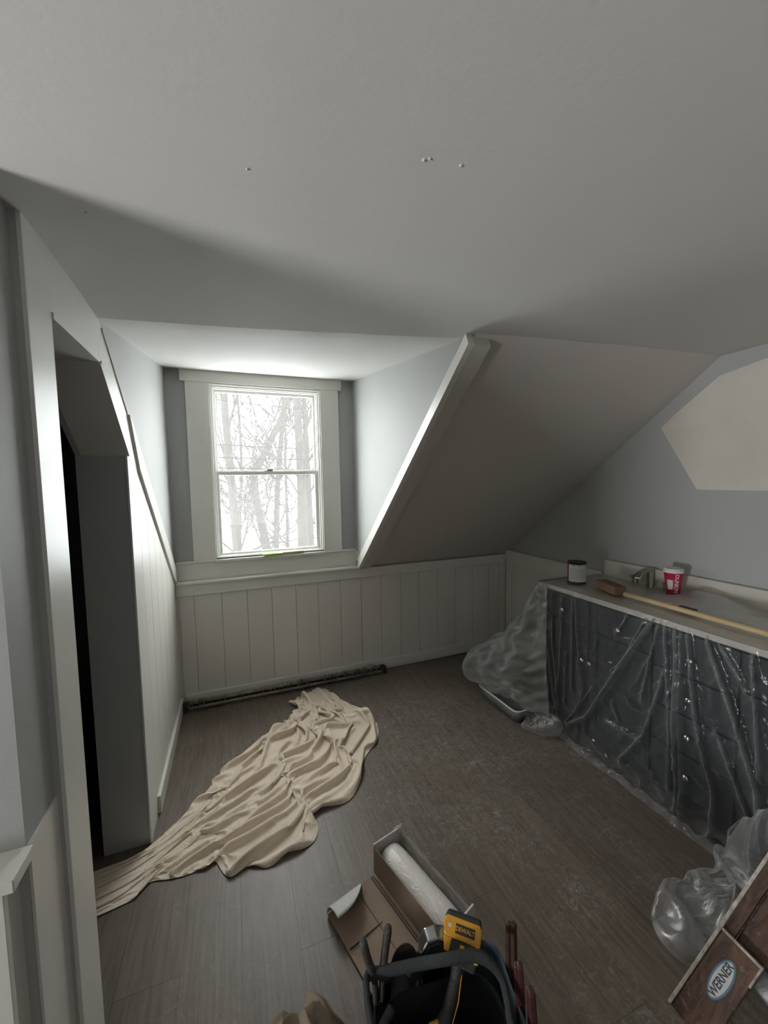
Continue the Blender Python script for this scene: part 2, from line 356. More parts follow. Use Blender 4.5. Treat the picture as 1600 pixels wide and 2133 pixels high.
# ---------------------------------------------------------------- window_1
win = obj('window_1', bx((wx0-.002, YF-.022, 1.0), (wx0+.0, YF-.0, 1.001)), M_vinyl, kind='structure')
bpy.data.meshes.remove(win.data); win = bpy.data.objects.new('window_1', None); COL.objects.link(win); win['kind'] = 'structure'; win.location = (.26, YF, 1.015)
bpy.context.view_layer.update()
def wpart(name, bm, m=M_trim, parent=None):
    o = obj(name, bm, m, parent or win)
    o.matrix_parent_inverse = Matrix.Translation(win.location).inverted() if parent is None else Matrix.Identity(4)
    return o
wpart('side_casing', bx((-.27, YF-.02, 1.014), (wx0, YF, 2.24), bev=.0015))
wpart('side_casing', bx((wx1, YF-.02, 1.014), (.785, YF, 2.24), bev=.0015))
wpart('head_casing', bx((-.30, YF-.024, 2.237), (.81, YF, 2.335), bev=.0015))
wpart('stool', bx((wx0-.002, YF-.034, .994), (wx1+.002, YF+.1, 1.014), bev=.003))
def frame(x0, x1, z0, z1, w, y0, y1, wb=None, wt=None):
    b = bmesh.new(); wb = wb or w; wt = wt or w
    box(b, (x0, y0, z0), (x0+w, y1, z1), .0012); box(b, (x1-w, y0, z0), (x1, y1, z1), .0012)
    box(b, (x0+w, y0, z0), (x1-w, y1, z0+wb), .0012); box(b, (x0+w, y0, z1-wt), (x1-w, y1, z1), .0012); return b
wpart('outer_bead', frame(wx0, wx1, 1.02, 2.235, .010, YF-.012, YF+.03), M_vinyl)
wpart('frame', frame(wx0+.010, wx1-.010, 1.022, 2.225, .012, YF+.004, YF+.09), M_vinyl)
wpart('jamb_liner', frame(wx0+.020, wx1-.020, 1.022, 2.215, .008, YF+.018, YF+.085), M_vinyl)
MZ = 1.62
up = wpart('upper_sash', frame(-.108, .622, MZ-.012, 2.212, .022, YF+.055, YF+.08, wb=.035), M_vinyl)
lo_ = wpart('lower_sash', frame(-.108, .622, 1.024, MZ+.012, .026, YF+.022, YF+.05, wb=.026, wt=.026), M_vinyl)
wpart('pane', bx((-.088, YF+.066, MZ+.02), (.602, YF+.069, 2.192)), M_glass)
wpart('pane', bx((-.084, YF+.034, 1.048), (.598, YF+.037, MZ-.012)), M_glass)
M_nickel = mat('brushed_nickel', (.45, .43, .39), .28, 1)
b = bmesh.new(); box(b, (.225, YF+.024, MZ+.012), (.285, YF+.05, MZ+.018), .002); box(b, (.245, YF+.02, MZ+.018), (.29, YF+.034, MZ+.03), .003)
wpart('sash_lock', b, M_nickel)

# ================================================================ OUTSIDE
GZ = -3.0
M_snow = mat('snow', (.80, .82, .84), .8, bump=(2, .2))
ground = obj('ground', bx((-60, 3.4, GZ-.2), (70, 120, GZ)), M_snow, kind='structure')
M_bark = mat('winter_bark', (.034, .031, .027), 1.0, spec=.05, bump=(12, .5), var=(6, .25))
def tree(seed, base, path, r0, r1, nb, label, depth=3, lo=.12):
    R = random.Random(seed); root = thing('bare_tree', base, label, 'tree', group=None)
    pts = arc([Vector(p)-Vector(base) for p in path], 8); n = len(pts)
    rad = [r0+(r1-r0)*i/(n-1) for i in range(n)]
    obj('trunk', tb(pts, rad, 8), M_bark, root, smooth=True)
    b = bmesh.new()
    def branch(p, d, L, r, lev):
        q = [p.copy()]; k = 5 if lev < 2 else 3
        for i in range(k):
            d = (d + Vector((R.uniform(-.13, .13), R.uniform(-.13, .13), R.uniform(-.05, .13)))).normalized(); q.append(q[-1]+d*L/k)
        tube(b, q, [max(.013, r*(1-.6*i/k)) for i in range(k+1)], 5 if lev == 0 else 4, cap=False)
        if lev < 2:
            for _ in range([5, 3][lev]):
                i = R.randint(1, k); ax = Vector((R.uniform(-1, 1), R.uniform(-1, 1), R.uniform(-1, 1))).cross(d)
                if ax.length < .1: continue
                nd = (Matrix.Rotation(R.uniform(.35, .8), 3, ax.normalized()) @ d); nd.z += .15
                branch(q[i], nd.normalized(), L*R.uniform(.45, .7), max(r*.62, .017), lev+1)
    for i in range(nb):
        t = lo+(1-lo)*R.random(); p = pts[int(t*(n-1))]; a = R.uniform(0, 2*math.pi)
        d = Vector((math.cos(a), math.sin(a)*.7, R.uniform(.3, 1.6))).normalized()
        branch(p, d, R.uniform(1.6, 3.4)*(1.1-t*.4), R.uniform(.024, .045), 0)
    obj('branches', b, M_bark, root, kind='stuff')
tree(1, (.06, 11, GZ), [(.06, 11, GZ), (.045, 11, 0), (-.03, 11, 2), (-.10, 11.1, 4.5), (.0, 11.2, 8)], .13, .07, 13, 'stout bare tree outside, leftmost of the trunks in the window')
tree(2, (1.15, 14, GZ), [(1.15, 14, GZ), (1.0, 14, -.6), (.70, 14, 1.7), (1.2, 14, 2.9), (1.95, 14, 4.6), (2.6, 14, 7.5)], .17, .07, 13, 'bare tree outside whose trunk bends right and forks, centre of the window')
tree(3, (1.5, 17, GZ), [(1.5, 17, GZ), (1.62, 17, -.8), (1.8, 17, 2), (2.1, 17, 4.7), (2.2, 17, 8)], .15, .07, 11, 'bare tree outside with a straight trunk, just right of the bent one')
tree(4, (2.45, 20, GZ), [(2.45, 20, GZ), (2.47, 20, 0), (2.5, 20, 3), (2.7, 20, 8)], .09, .05, 9, 'slender bare tree outside, thinnest of the trunks in the window')
tree(5, (1.93, 12, GZ), [(1.93, 12, GZ), (1.93, 12, 0), (1.94, 12, 2), (1.9, 12, 4), (2.0, 12, 8)], .19, .09, 11, 'thickest bare tree outside, near the right edge of the lower pane')
tree(6, (2.72, 15, GZ), [(2.72, 15, GZ), (2.69, 15, 0), (2.66, 15, 2.4), (2.62, 15, 4.5), (2.5, 15, 8)], .16, .07, 10, 'bare tree outside, rightmost of the trunks in the window')
tree(8, (.2, 22, GZ), [(.2, 22, GZ), (.3, 22, 0), (.5, 22, 3), (.4, 22, 9)], .11, .05, 14, 'small distant bare tree seen between the two left trunks')
M_wire = mat('wire_black', (.02, .02, .02), 1.0, spec=0)
for (z0, z1, r, lb) in [(3.32, 3.19, .010, 'topmost overhead wire crossing the upper pane'), (2.40, 2.34, .013, 'second overhead wire from the top, crossing the upper pane'), (2.14, 2.095, .014, 'third overhead wire from the top, crossing the upper pane'), (1.925, 1.87, .016, 'lowest overhead wire, just above the meeting rail')]:
    sl = (z1-z0)/1.97; P = [(x, 9, z0+sl*(x+.27)+.0016*(x-.7)**2) for x in (-14, -8, -4, -2, 0, 1, 2, 4, 8, 14)]
    obj('overhead_wire', tb(P, r, 6), M_wire, label=lb, cat='wire')

# ================================================================ VANITY
M_navy = mat('charcoal_blue_cabinet', (.024, .030, .036), .45, bump=(30, .03), rnd=.05)
M_counter = mat('pale_counter', (.52, .50, .44), .25, bump=(40, .02), var=(5, .04))
M_knob = mat('polished_knob', (.75, .74, .70), .15, 1)
van = thing('vanity_cabinet', (2.08, 1.1, 0), 'long charcoal vanity cabinet under clear plastic sheeting by the right wall', 'cabinet')
def loc(b, o):                                            # world-space bmesh to the thing's local space
    bmesh.ops.translate(b, verts=b.verts, vec=-Vector(o)); return b
VO = (2.08, 1.1, 0)
def vp_(name, b, m, parent=None, base=VO, smooth=False, **k): return obj(name, loc(b, base), m, parent or van, smooth=smooth, **k)
vp_('carcass', bx((1.853, .2, .09), (XR-.027, 1.955, .853)), M_navy)
vp_('side_panel', bx((1.835, 1.956, 0), (XR-.027, 1.968, .853), .001), M_trim)
vp_('kick_board', bx((1.90, .2, 0), (1.915, 1.955, .09)), M_navy)
def shaker(y0, y1, z0, z1):
    b = bmesh.new(); w = .045; x0, x1 = 1.833, 1.852
    for lo, hi in [((x0, y0, z0), (x1, y0+w, z1)), ((x0, y1-w, z0), (x1, y1, z1)), ((x0, y0+w, z0), (x1, y1-w, z0+w)), ((x0, y0+w, z1-w), (x1, y1-w, z1))]: box(b, lo, hi, .001)
    box(b, (x0+.008, y0+w, z0+w), (x1, y1-w, z1-w)); return b
def knob(parent, y, z):
    M = Matrix.Translation((1.833, y, z)) @ Matrix.Rotation(-math.pi/2, 4, 'Y'); b = bmesh.new()
    lathe(b, [(.006, 0), (.006, .012), (.0145, .017), (.0165, .022), (.013, .028), (.004, .030)], 20, M)
    vp_('knob', b, M_knob, parent, smooth=True)
def front(kind, y0, y1, z0, z1, ky, kz):
    b = shaker(y0, y1, z0, z1) if kind == 'door' or (z1-z0) > .2 else bx((1.833, y0, z0), (1.852, y1, z1), .002)
    d = vp_(kind, b, M_navy)
    o = obj('knob', bmesh.new(), M_knob, d); me = o.data; bb = bmesh.new()
    M = Matrix.Translation(Vector((1.833, ky, kz))-Vector(VO)) @ Matrix.Rotation(-math.pi/2, 4, 'Y')
    lathe(bb, [(.006, 0), (.006, .012), (.0145, .017), (.0165, .022), (.013, .028), (.004, .030)], 20, M)
    bmesh.ops.recalc_face_normals(bb, faces=bb.faces); bb.to_mesh(me); bb.free()
    for f in me.polygons: f.use_smooth = True
front('drawer', 1.635, 1.945, .690, .835, 1.80, .75); front('drawer', 1.275, 1.625, .690, .835, 1.436, .748)
front('door', 1.635, 1.945, .105, .675, 1.655, .50); front('door', 1.275, 1.625, .105, .675, 1.605, .50)
for z0, z1, kz in [(.650, .835, .73), (.470, .640, .553), (.295, .460, .383), (.105, .285, .20)]: front('drawer', .925, 1.262, z0, z1, 1.092, kz)
front('drawer', .58, .913, .690, .835, .745, .75); front('drawer', .235, .57, .690, .835, .40, .75)
front('door', .58, .913, .105, .675, .60, .50); front('door', .235, .57, .105, .675, .55, .50)
ctr = thing('countertop', (2.08, 1.1, .853), 'pale stone vanity countertop with low backsplash along the grey wall', 'countertop'); CO = (2.08, 1.1, .853)
vp_('slab', bx((1.812, .18, .853), (XR-.03, 1.985, .880), .002), M_counter, ctr, CO)
vp_('backsplash', bx((XR-.029, .18, .8805), (XR-.004, 1.935, .99), .0015), M_counter, ctr, CO)
# faucet
fa = thing('bathroom_faucet', (2.275, 1.60, .8805), 'brushed nickel waterfall faucet with arched spout at the backsplash', 'faucet')
b = bmesh.new(); lathe(b, [(.023, 0), (.023, .004), (.017, .006), (.017, .105), (.015, .108)], 28); obj('post', b, M_nickel, fa, smooth=True)
def fsp(u, v):
    a = math.pi*(.98-.72*(1-u))
    a = math.pi*.5*(1-u)*1.0; cx = -.005-.105*math.sin((1-a/(math.pi/2))*math.pi/2)
    return (cx, (v-.5)*.046, .112-.045*(1-math.cos((1-a/(math.pi/2))*math.pi/2)) - .0*v)
gridmesh('spout', fsp, 18, 5, M_nickel, fa, thick=.005)
for (dx, dy, lever) in [(.02, .108, True), (.015, -.085, False)]:
    b = bmesh.new(); M = Matrix.Translation((dx, dy, 0)); lathe(b, [(.024, 0), (.024, .004), (.0175, .006), (.0175, .048), (.016, .050)], 28, M)
    h = obj('handle', b, M_nickel, fa, smooth=True)
    obj('lever', bx((dx-.055, dy-.009, .050), (dx+.012, dy+.009, .056), .002), M_nickel, h)

# ---------------------------------------------------------------- things on the counter
TZ = .8925
M_blk = mat('black_gloss', (.012, .012, .012), .3); M_label = mat('label_paper', (.50, .51, .50), .5, var=(60, .05)); M_mag = mat('crimson_print', (.30, .012, .05), .4)
M_print = mat('grey_print', (.14, .14, .14), .6)
can = thing('paint_can', (1.965, 1.842, TZ), 'quart paint can with black lid and grey white label on the counter corner', 'can')
b = bmesh.new(); lathe(b, [(.050, 0), (.054, .001), (.054, .004), (.0525, .006), (.0525, .122), (.0545, .124), (.0545, .129), (.051, .130), (.049, .125), (.044, .124), (.043, .128), (.012, .1275), (.004, .1275)], 40)
obj('body', b, M_blk, can, smooth=True)
def cyl_patch(name, r, a0, a1, z0, z1, m, parent, r1=None, n=24):
    r1 = r1 or r
    return gridmesh(name, lambda u, v: ((r+(r1-r)*v)*math.cos(a0+(a1-a0)*u), (r+(r1-r)*v)*math.sin(a0+(a1-a0)*u), z0+(z1-z0)*v), n, 3, m, parent)
ca = math.atan2(-1.842, -1.965)
cyl_patch('label', .0531, ca-1.0, ca+2.6, .012, .116, M_label, can); cyl_patch('label_edge', .0531, ca-2.6, ca-1.0, .010, .118, M_mag, can)["label"] = "crimson side of the label"
pr_ = bmesh.new()
for row in range(7):
    a = ca-.7
    while a < ca+.9:
        w = random.uniform(.05, .2); z = .030+row*.010; r = .0534; vs = [pr_.verts.new((r*math.cos(t), r*math.sin(t), zz)) for t, zz in [(a, z), (a+w, z), (a+w, z+.0022), (a, z+.0022)]]; pr_.faces.new(vs); a += w+.05
for a in (ca-.35, ca+.25):
    r = .0534; pr_.faces.new([pr_.verts.new((r*math.cos(a+t), r*math.sin(a+t), z)) for t, z in [(-.1, .113), (.1, .113), (0, .106)]])
obj('label_print', pr_, M_print, can)
M_brown = mat('brown_block', (.155, .088, .052), .75, bump=(80, .2), var=(30, .08))
bl = obj('small_block', bx((-.085, -.033, 0), (.085, .033, .05), .004), M_brown, label='small brown rectangular block on the counter beside the pole end', cat='block'); bl.location = (1.965, 1.605, TZ); bl.rotation_euler.z = math.radians(-108)
M_wood = mat('pale_pole_wood', (.48, .36, .20), .5, bump=(60, .1), var=(20, .08))
pole = obj('wooden_pole', tb([(0, 0, 0), (-.004, -.2, 0), (-.012, -.6, 0), (-.02, -1.25, 0)], .0125, 16), M_wood, smooth=True, label='long pale round wooden pole lying along the counter front', cat='pole'); pole.location = (1.945, 1.505, TZ+.014)
kn = thing('putty_knife', (1.985, 1.25, TZ+.002), 'small putty knife with bright blade lying behind the pole', 'putty knife', rz=math.radians(-88))
M_steel = mat('bright_steel', (.75, .75, .74), .12, 1)
obj('blade', pr([(-.06, -.016), (0, -.008), (0, .008), (-.06, .016)], 2, .008, .0105), M_steel, kn); obj('handle', bx((0, -.009, .002), (.075, .009, .018), .004), mat('dark_handle', (.05, .045, .05), .5), kn)
cup = thing('coffee_cup', (2.215, 1.43, TZ-.003), 'crimson paper coffee cup with white lid standing by the faucet', 'cup')
M_pink = mat('crimson_paper', (.42, .006, .055), .45); M_lid = mat('white_plastic', (.72, .72, .70), .35); M_white = mat('white_print', (.70, .70, .68), .5)
CR0, CR1, CH = .030, .0445, .128
b = bmesh.new(); lathe(b, [(CR0-.001, 0), (CR0, .001), (CR1, CH)], 40); obj('sleeve', b, M_pink, cup, smooth=True)
b = bmesh.new(); lathe(b, [(.0445, CH-.004), (.0475, CH-.002), (.0475, CH+.006), (.045, CH+.008), (.044, CH+.018), (.040, CH+.021), (.037, CH+.014), (.01, CH+.013)], 40); obj('lid', b, M_lid, cup, smooth=True)
def wrap_text(name, txt, size, m, parent, ang, zc, rad_fn, rot=0, bold=.0):
    cu = bpy.data.curves.new(name, 'FONT'); cu.body = txt; cu.size = size; cu.align_x = 'CENTER'; cu.align_y = 'CENTER'; cu.offset = bold
    t = bpy.data.objects.new(name+'_src', cu); COL.objects.link(t); dg = bpy.context.evaluated_depsgraph_get(); me = bpy.data.meshes.new_from_object(t.evaluated_get(dg))
    bpy.data.objects.remove(t); bb = bmesh.new(); bb.from_mesh(me); bmesh.ops.triangulate(bb, faces=bb.faces); bmesh.ops.subdivide_edges(bb, edges=bb.edges, cuts=1)
    for v in bb.verts:
        x, y = v.co.x, v.co.y; x, y = x*math.cos(rot)-y*math.sin(rot), x*math.sin(rot)+y*math.cos(rot)
        if rad_fn: z = zc+y; r = rad_fn(z); a = ang+x/r; v.co = (r*math.cos(a), r*math.sin(a), z)
        else: v.co = (x, y, 0)
    me2 = bpy.data.meshes.new(name); bb.to_mesh(me2); bb.free(); return obj(name, me2, m, parent)
ac = math.atan2(-1.43, -2.215); rf = lambda z: CR0+(CR1-CR0)*z/CH+.0006
wrap_text('lettering', "DUNKIN'", .026, M_white, cup, ac+.38, .066, rf, -math.pi/2, .0006)
b = bmesh.new(); a0, a1 = ac-.75, ac-.05
cyl_patch('sticker', rf(.035), a0, a1, .035, .088, M_label, cup, r1=rf(.088))

# ---------------------------------------------------------------- clear plastic sheeting
def m_film(name, base=.035, edge=.55, gloss=.9, col=(.86, .87, .87), rough=.16, bump=.5, bscale=18):
    m = bpy.data.materials.new(name); m.use_nodes = True; N = m.node_tree.nodes; L = m.node_tree.links; N.remove(N['Principled BSDF'])
    tc = N.new('ShaderNodeTexCoord'); nz = N.new('ShaderNodeTexNoise'); nz.inputs['Scale'].default_value = bscale; nz.inputs['Detail'].default_value = 5; nz.inputs['Distortion'].default_value = 1.0
    L.new(tc.outputs['Object'], nz.inputs['Vector']); bp = N.new('ShaderNodeBump'); bp.inputs['Strength'].default_value = bump; bp.inputs['Distance'].default_value = .012; L.new(nz.outputs['Fac'], bp.inputs['Height'])
    tr = N.new('ShaderNodeBsdfTransparent'); tr.inputs[0].default_value = (.97, .975, .98, 1)
    df = N.new('ShaderNodeBsdfDiffuse'); df.inputs[0].default_value = (*col, 1); tl = N.new('ShaderNodeBsdfTranslucent'); tl.inputs[0].default_value = (*col, 1)
    L.new(bp.outputs[0], df.inputs['Normal'])
    mb = N.new('ShaderNodeMixShader'); mb.inputs[0].default_value = .45; L.new(df.outputs[0], mb.inputs[1]); L.new(tl.outputs[0], mb.inputs[2])
    lw = N.new('ShaderNodeLayerWeight'); lw.inputs['Blend'].default_value = .5; L.new(bp.outputs[0], lw.inputs['Normal'])
    pw = N.new('ShaderNodeMath'); pw.operation = 'POWER'; pw.inputs[1].default_value = 2.2; L.new(lw.outputs['Facing'], pw.inputs[0])
    mr = N.new('ShaderNodeMapRange'); mr.inputs['To Min'].default_value = base; mr.inputs['To Max'].default_value = base+edge; L.new(pw.outputs[0], mr.inputs['Value'])
    at = N.new('ShaderNodeAttribute'); at.attribute_name = 'layers'; ad = N.new('ShaderNodeMath'); ad.operation = 'ADD'; ad.use_clamp = True; L.new(mr.outputs[0], ad.inputs[0]); L.new(at.outputs['Fac'], ad.inputs[1])
    m1 = N.new('ShaderNodeMixShader'); L.new(ad.outputs[0], m1.inputs[0]); L.new(tr.outputs[0], m1.inputs[1]); L.new(mb.outputs[0], m1.inputs[2])
    gl = N.new('ShaderNodeBsdfGlossy'); gl.inputs['Roughness'].default_value = rough; L.new(bp.outputs[0], gl.inputs['Normal'])
    fr = N.new('ShaderNodeFresnel'); fr.inputs['IOR'].default_value = 1.45; L.new(bp.outputs[0], fr.inputs['Normal']); gm = N.new('ShaderNodeMath'); gm.operation = 'MULTIPLY'; gm.inputs[1].default_value = gloss; L.new(fr.outputs[0], gm.inputs[0])
    m2 = N.new('ShaderNodeMixShader'); L.new(gm.outputs[0], m2.inputs[0]); L.new(m1.outputs[0], m2.inputs[1]); L.new(gl.outputs[0], m2.inputs[2]); L.new(m2.outputs[0], N['Material Output'].inputs[0]); return m
M_film = m_film('clear_film'); M_film2 = m_film('crumpled_film', .24, .50, .55, rough=.32, bump=.25, bscale=20); M_film3 = m_film('milky_film', .29, .45, .9, rough=.16, bump=.35, bscale=22); M_filmtop = m_film('dusty_film', .22, .30, .5, (.60, .58, .53), .3)
def crumple(P, growth, pin, steps=60, iters=7, grav=.4, floor=.004, closed=False, seed=0, jit=.004, clampf=None, bend=.05):
    """film on a grid is given more area than its outline holds, so it wrinkles and folds like real sheeting; P is (rows, cols, 3)"""
    nr, nc = P.shape[:2]; X = P.reshape(-1, 3).copy(); Wt = np.where(pin, 0., 1.).ravel(); rs = np.random.RandomState(seed)
    J, I = np.meshgrid(np.arange(nr), np.arange(nc), indexing='ij'); bt = []
    for di, dj, st in [(1, 0, 1), (0, 1, 1), (1, 1, .2), (-1, 1, .2), (2, 0, bend), (0, 2, bend), (4, 0, bend*.6), (0, 4, bend*.6)]:
        I2 = I+di; m = (J+dj < nr) & ((I2 >= 0) & (I2 < nc) if not closed else (I2 > -99)); key = ((J//max(1, dj)) % 2 if dj else (I//di) % 2)
        for c in (0, 1):
            k = m & (key == c)
            if closed and not dj: k2 = k & (I2 < nc); bt.append(((J[k2]*nc+I[k2]), (J[k2]*nc+I2[k2]), st, max(abs(di), dj))); continue
            bt.append((J[k]*nc+I[k], (J[k]+dj)*nc+I2[k] % nc, st, max(abs(di), dj)))
        if closed and not dj:
            for jj in range(di): k = I == nc-1-jj; bt.append((J[k]*nc+I[k], J[k]*nc+(I[k]+di) % nc, st, di))
    L0 = [np.linalg.norm(X[a]-X[b_], axis=1) for a, b_, _, _ in bt]; X += rs.normal(0, jit, X.shape)*Wt[:, None]*np.array([.4, .4, 1]); V = np.zeros_like(X); dt = 1/60
    for s_ in range(steps):
        g = 1+(growth-1)*min(1, (s_+1)/(steps*.7)); V[:, 2] -= grav*dt; Q = X+V*dt*Wt[:, None]
        for _ in range(iters):
            for (a, b_, st, pw), l0 in zip(bt, L0):
                d = Q[a]-Q[b_]; l = np.sqrt((d*d).sum(1))+1e-9; C = l-l0*g
                if pw > 1: C = np.minimum(C, 0)
                k = st*C/(l*np.maximum(Wt[a]+Wt[b_], 1e-9)); d *= k[:, None]; Q[a] -= d*Wt[a][:, None]; Q[b_] += d*Wt[b_][:, None]
            Q[:, 2] = np.maximum(Q[:, 2], floor)
            if clampf: clampf(Q, Wt)
        V = (Q-X)/dt*.85; sp = np.sqrt((V*V).sum(1))[:, None]; V *= np.minimum(1, .8/(sp+1e-9)); X = Q
    return X.reshape(nr, nc, 3)
def grid_obj(name, X, m, parent, off, closed=False, sub=1):
    nr, nc = X.shape[:2]; v = [tuple(p) for p in (X.reshape(-1, 3)-np.array(off))]
    f = [(j*nc+i, j*nc+(i+1) % nc, (j+1)*nc+(i+1) % nc, (j+1)*nc+i) for j in range(nr-1) for i in range(nc if closed else nc-1)]
    me = bpy.data.meshes.new(name); me.from_pydata(v, [], f); me.materials.append(m); o = obj(name, me, None, parent, smooth=True)
    if sub: md = o.modifiers.new('smooth', 'SUBSURF'); md.levels = sub; md.render_levels = sub
    return o
sheet = thing('plastic_sheet', (1.79, 1.2, 0), 'clear plastic masking sheet draped over the vanity and bunched on the floor', 'plastic sheet'); SO = Vector((1.79, 1.2, 0))
LN = [  # polyline in (y, z), amplitude, half width
 ([(1.788, .86), (1.787, .756), (1.805, .245)], .016, .007), ([(1.707, .877), (1.700, .6), (1.708, .322)], .020, .006), ([(1.687, .882), (1.66, .6), (1.64, .326)], .018, .006),
 ([(1.243, .86), (1.42, .537), (1.605, .204), (1.722, .095)], .028, .008), ([(1.25, .86), (1.39, .56), (1.50, .36)], .012, .006), ([(1.21, .86), (1.291, .476)], .016, .006), ([(1.185, .865), (1.155, .432), (1.142, .123)], .024, .006),
 ([(1.138, .865), (1.122, .455), (1.108, .0)], .022, .006), ([(1.122, .865), (1.106, .455), (1.090, .0)], .022, .006), ([(1.098, .865), (1.027, .41), (.976, .225), (.976, .03)], .024, .007),
 ([(1.015, .865), (.922, .604), (.828, .336), (.80, .1)], .028, .009), ([(.862, .865), (.846, .608), (.83, .4)], .018, .007), ([(1.183, .644), (1.274, .292), (1.383, .099)], .022, .007),
 ([(.968, .498), (.862, .233)], .018, .006), ([(1.147, .865), (1.124, .226)], .018, .005), ([(1.278, .865), (1.395, .599), (1.448, .538)], .016, .006), ([(1.562, .393), (1.688, .187), (1.74, .1)], .016, .006),
 ([(.981, .865), (.879, .704)], .014, .007), ([(1.469, .254), (1.285, .261)], .014, .008), ([(1.86, .865), (1.85, .5), (1.80, .15)], .018, .009), ([(1.91, .6), (1.85, .25), (1.80, .1)], .016, .006), ([(1.75, .5), (1.76, .2)], .014, .006),
 ([(1.436, .748), (1.40, .80), (1.37, .865)], .014, .006), ([(1.655, .50), (1.62, .35), (1.66, .2)], .016, .006), ([(1.80, .75), (1.76, .86)], .010, .006), ([(.745, .75), (.70, .4), (.72, .1)], .02, .009), ([(.60, .86), (.62, .4)], .02, .009)]
ny, nz_ = 330, 170
yy = np.linspace(.22, 1.955, ny); tt = np.linspace(0, 1.22, nz_); Yg, Tg = np.meshgrid(yy, tt)
Zg = np.where(Tg < 1, .884*(1-Tg), 0.0); Dp = np.zeros_like(Yg); Ly = np.zeros_like(Yg)
for P, A, w in LN:
    best = np.full_like(Yg, 1e9); wob = .004*np.sin(Zg*9+P[0][0]*40); w = w*(.75+.35*np.sin(Zg*7+P[0][0]*9)**2)
    for (ya, za), (yb, zb) in zip(P, P[1:]):
        L2 = (yb-ya)**2+(zb-za)**2; t = np.clip(((Yg+wob-ya)*(yb-ya)+(Zg-za)*(zb-za))/L2, 0, 1)
        best = np.minimum(best, np.hypot(Yg+wob-(ya+t*(yb-ya)), Zg-(za+t*(zb-za))))
    Dp += A*.85*np.exp(-(best/w)**2) + A*.30*np.exp(-(best/(w*4))**2); Ly = np.maximum(Ly, np.exp(-(best/(w*.75))**4)*A/.028)
top = np.clip((.884-Zg)/.05, 0, 1)
Xg = 1.806-.002 - Dp*top
verts = []
for j in range(nz_):
    for i in range(ny):
        y, z, x, t = Yg[j, i], Zg[j, i], Xg[j, i], Tg[j, i]
        n1 = sn(y*3, z*3, 1); n2 = ridge(y*9, z*9+y*4, 5); n3 = ridge(y*22, z*22, 8)
        low = max(0, 1-z/.16)
        x -= (.006*n1+.004*max(0, n2-.55)*6*(.4+low)+.010*low)*top[j, i]
        if t >= 1:
            s = (t-1)/.22; x = 1.806-.012-.0-.055*s*(1+.4*sn(y*6, 0, 3)) - Dp[j, i]*.4*(1-s); z = .004+.030*math.sin(min(1, s*1.05)*math.pi)*(.5+.9*abs(sn(y*5, s, 3)))+.012*max(0, n3)*math.sin(min(1, s)*math.pi)+.010*max(0, sn(y*30, s*9, 4))
            x += .020*sn(y*7, s*2, 2)*s+.006*sn(y*23, s*6, 2); y += .008*sn(y*20, s*4, 9)
        else: z = max(z, .006)+low*.010*max(0, n3)
        verts.append((x-SO.x, y-SO.y, z))
X0 = np.array(verts).reshape(nz_, ny, 3)+np.array(SO); pin = np.zeros((nz_, ny), bool); pin[:4] = True; pin[:, 0] = True; pin[:, -1] = True; pin[-1] = True
keep = Ly.reshape(nz_, ny) > .5; pin |= keep
def cf(Q, Wt): Q[:, 0] = np.where((Wt > 0), np.minimum(Q[:, 0], 1.806), Q[:, 0])
X1 = crumple(X0, 1.014, pin, steps=24, iters=5, grav=.2, floor=.005, seed=2, jit=.0008, clampf=cf, bend=.03)
verts = [tuple(p) for p in (X1-np.array(SO)).reshape(-1, 3)]
fs = [(j*ny+i, j*ny+i+1, (j+1)*ny+i+1, (j+1)*ny+i) for j in range(nz_-1) for i in range(ny-1)]
me = bpy.data.meshes.new('front_drape'); me.from_pydata(verts, [], fs); me.materials.append(M_film)
at_ = me.attributes.new('layers', 'FLOAT', 'POINT'); Ly = Ly*.17+np.where(Tg > 1, .16, .08*np.clip(1-Zg/.12, 0, 1)); at_.data.foreach_set('value', Ly.ravel().astype(np.float32)); obj('front_drape', me, None, sheet, smooth=True)
def fcov(u, v):
    y = .22+(1.955-.22)*u; x = 1.804+(2.29-1.804)*v; a = max(0, ridge(x*6, y*5, 2)-.35)*.010*min(1, v*5)
    calm = min([1]+[max(0, (math.hypot(x-cx, y-cy)-r)/.05) for cx, cy, r in [(1.965, 1.842, .05), (1.965, 1.6, .07), (2.215, 1.43, .03), (2.275, 1.6, .03), (2.29, 1.71, .03), (2.29, 1.515, .03)]])
    calm = min(calm, max(.0, (abs(x-1.935)-.015)/.04) if y < 1.53 else 1)
    hump = .050*math.exp(-((x-2.20)/.10)**2-((y-1.25)/.16)**2)*(1+.3*sn(x*14, y*14))
    return (x-SO.x, y-SO.y, .8835+(a+.003*sn(x*9, y*9))*calm+hump*calm+.003)
gridmesh('counter_cover', fcov, 220, 70, M_filmtop, sheet)
# the side drape: a puffed bundle between the cabinet's end and the corner
ROWS = [[(1.800, 1.915, .886), (1.806, 1.992, .886), (2.00, 1.998, .887), (2.20, 1.998, .887)],
 [(1.797, 1.935, .72), (1.770, 2.06, .72), (1.95, 2.12, .72), (2.2, 2.12, .70)],
 [(1.792, 1.935, .52), (1.690, 2.12, .50), (1.80, 2.30, .48), (2.2, 2.30, .45)],
 [(1.785, 1.92, .34), (1.600, 2.13, .31), (1.62, 2.40, .32), (2.15, 2.45, .30)],
 [(1.770, 1.89, .20), (1.610, 2.08, .20), (1.58, 2.42, .20), (2.1, 2.50, .18)],
 [(1.745, 1.86, .09), (1.650, 2.03, .13), (1.63, 2.34, .125), (2.1, 2.42, .06)],
 [(1.735, 1.86, .012), (1.715, 1.955, .094), (1.75, 2.25, .092), (2.1, 2.35, .02)]]
RR = [arc(r, 20) for r in ROWS]
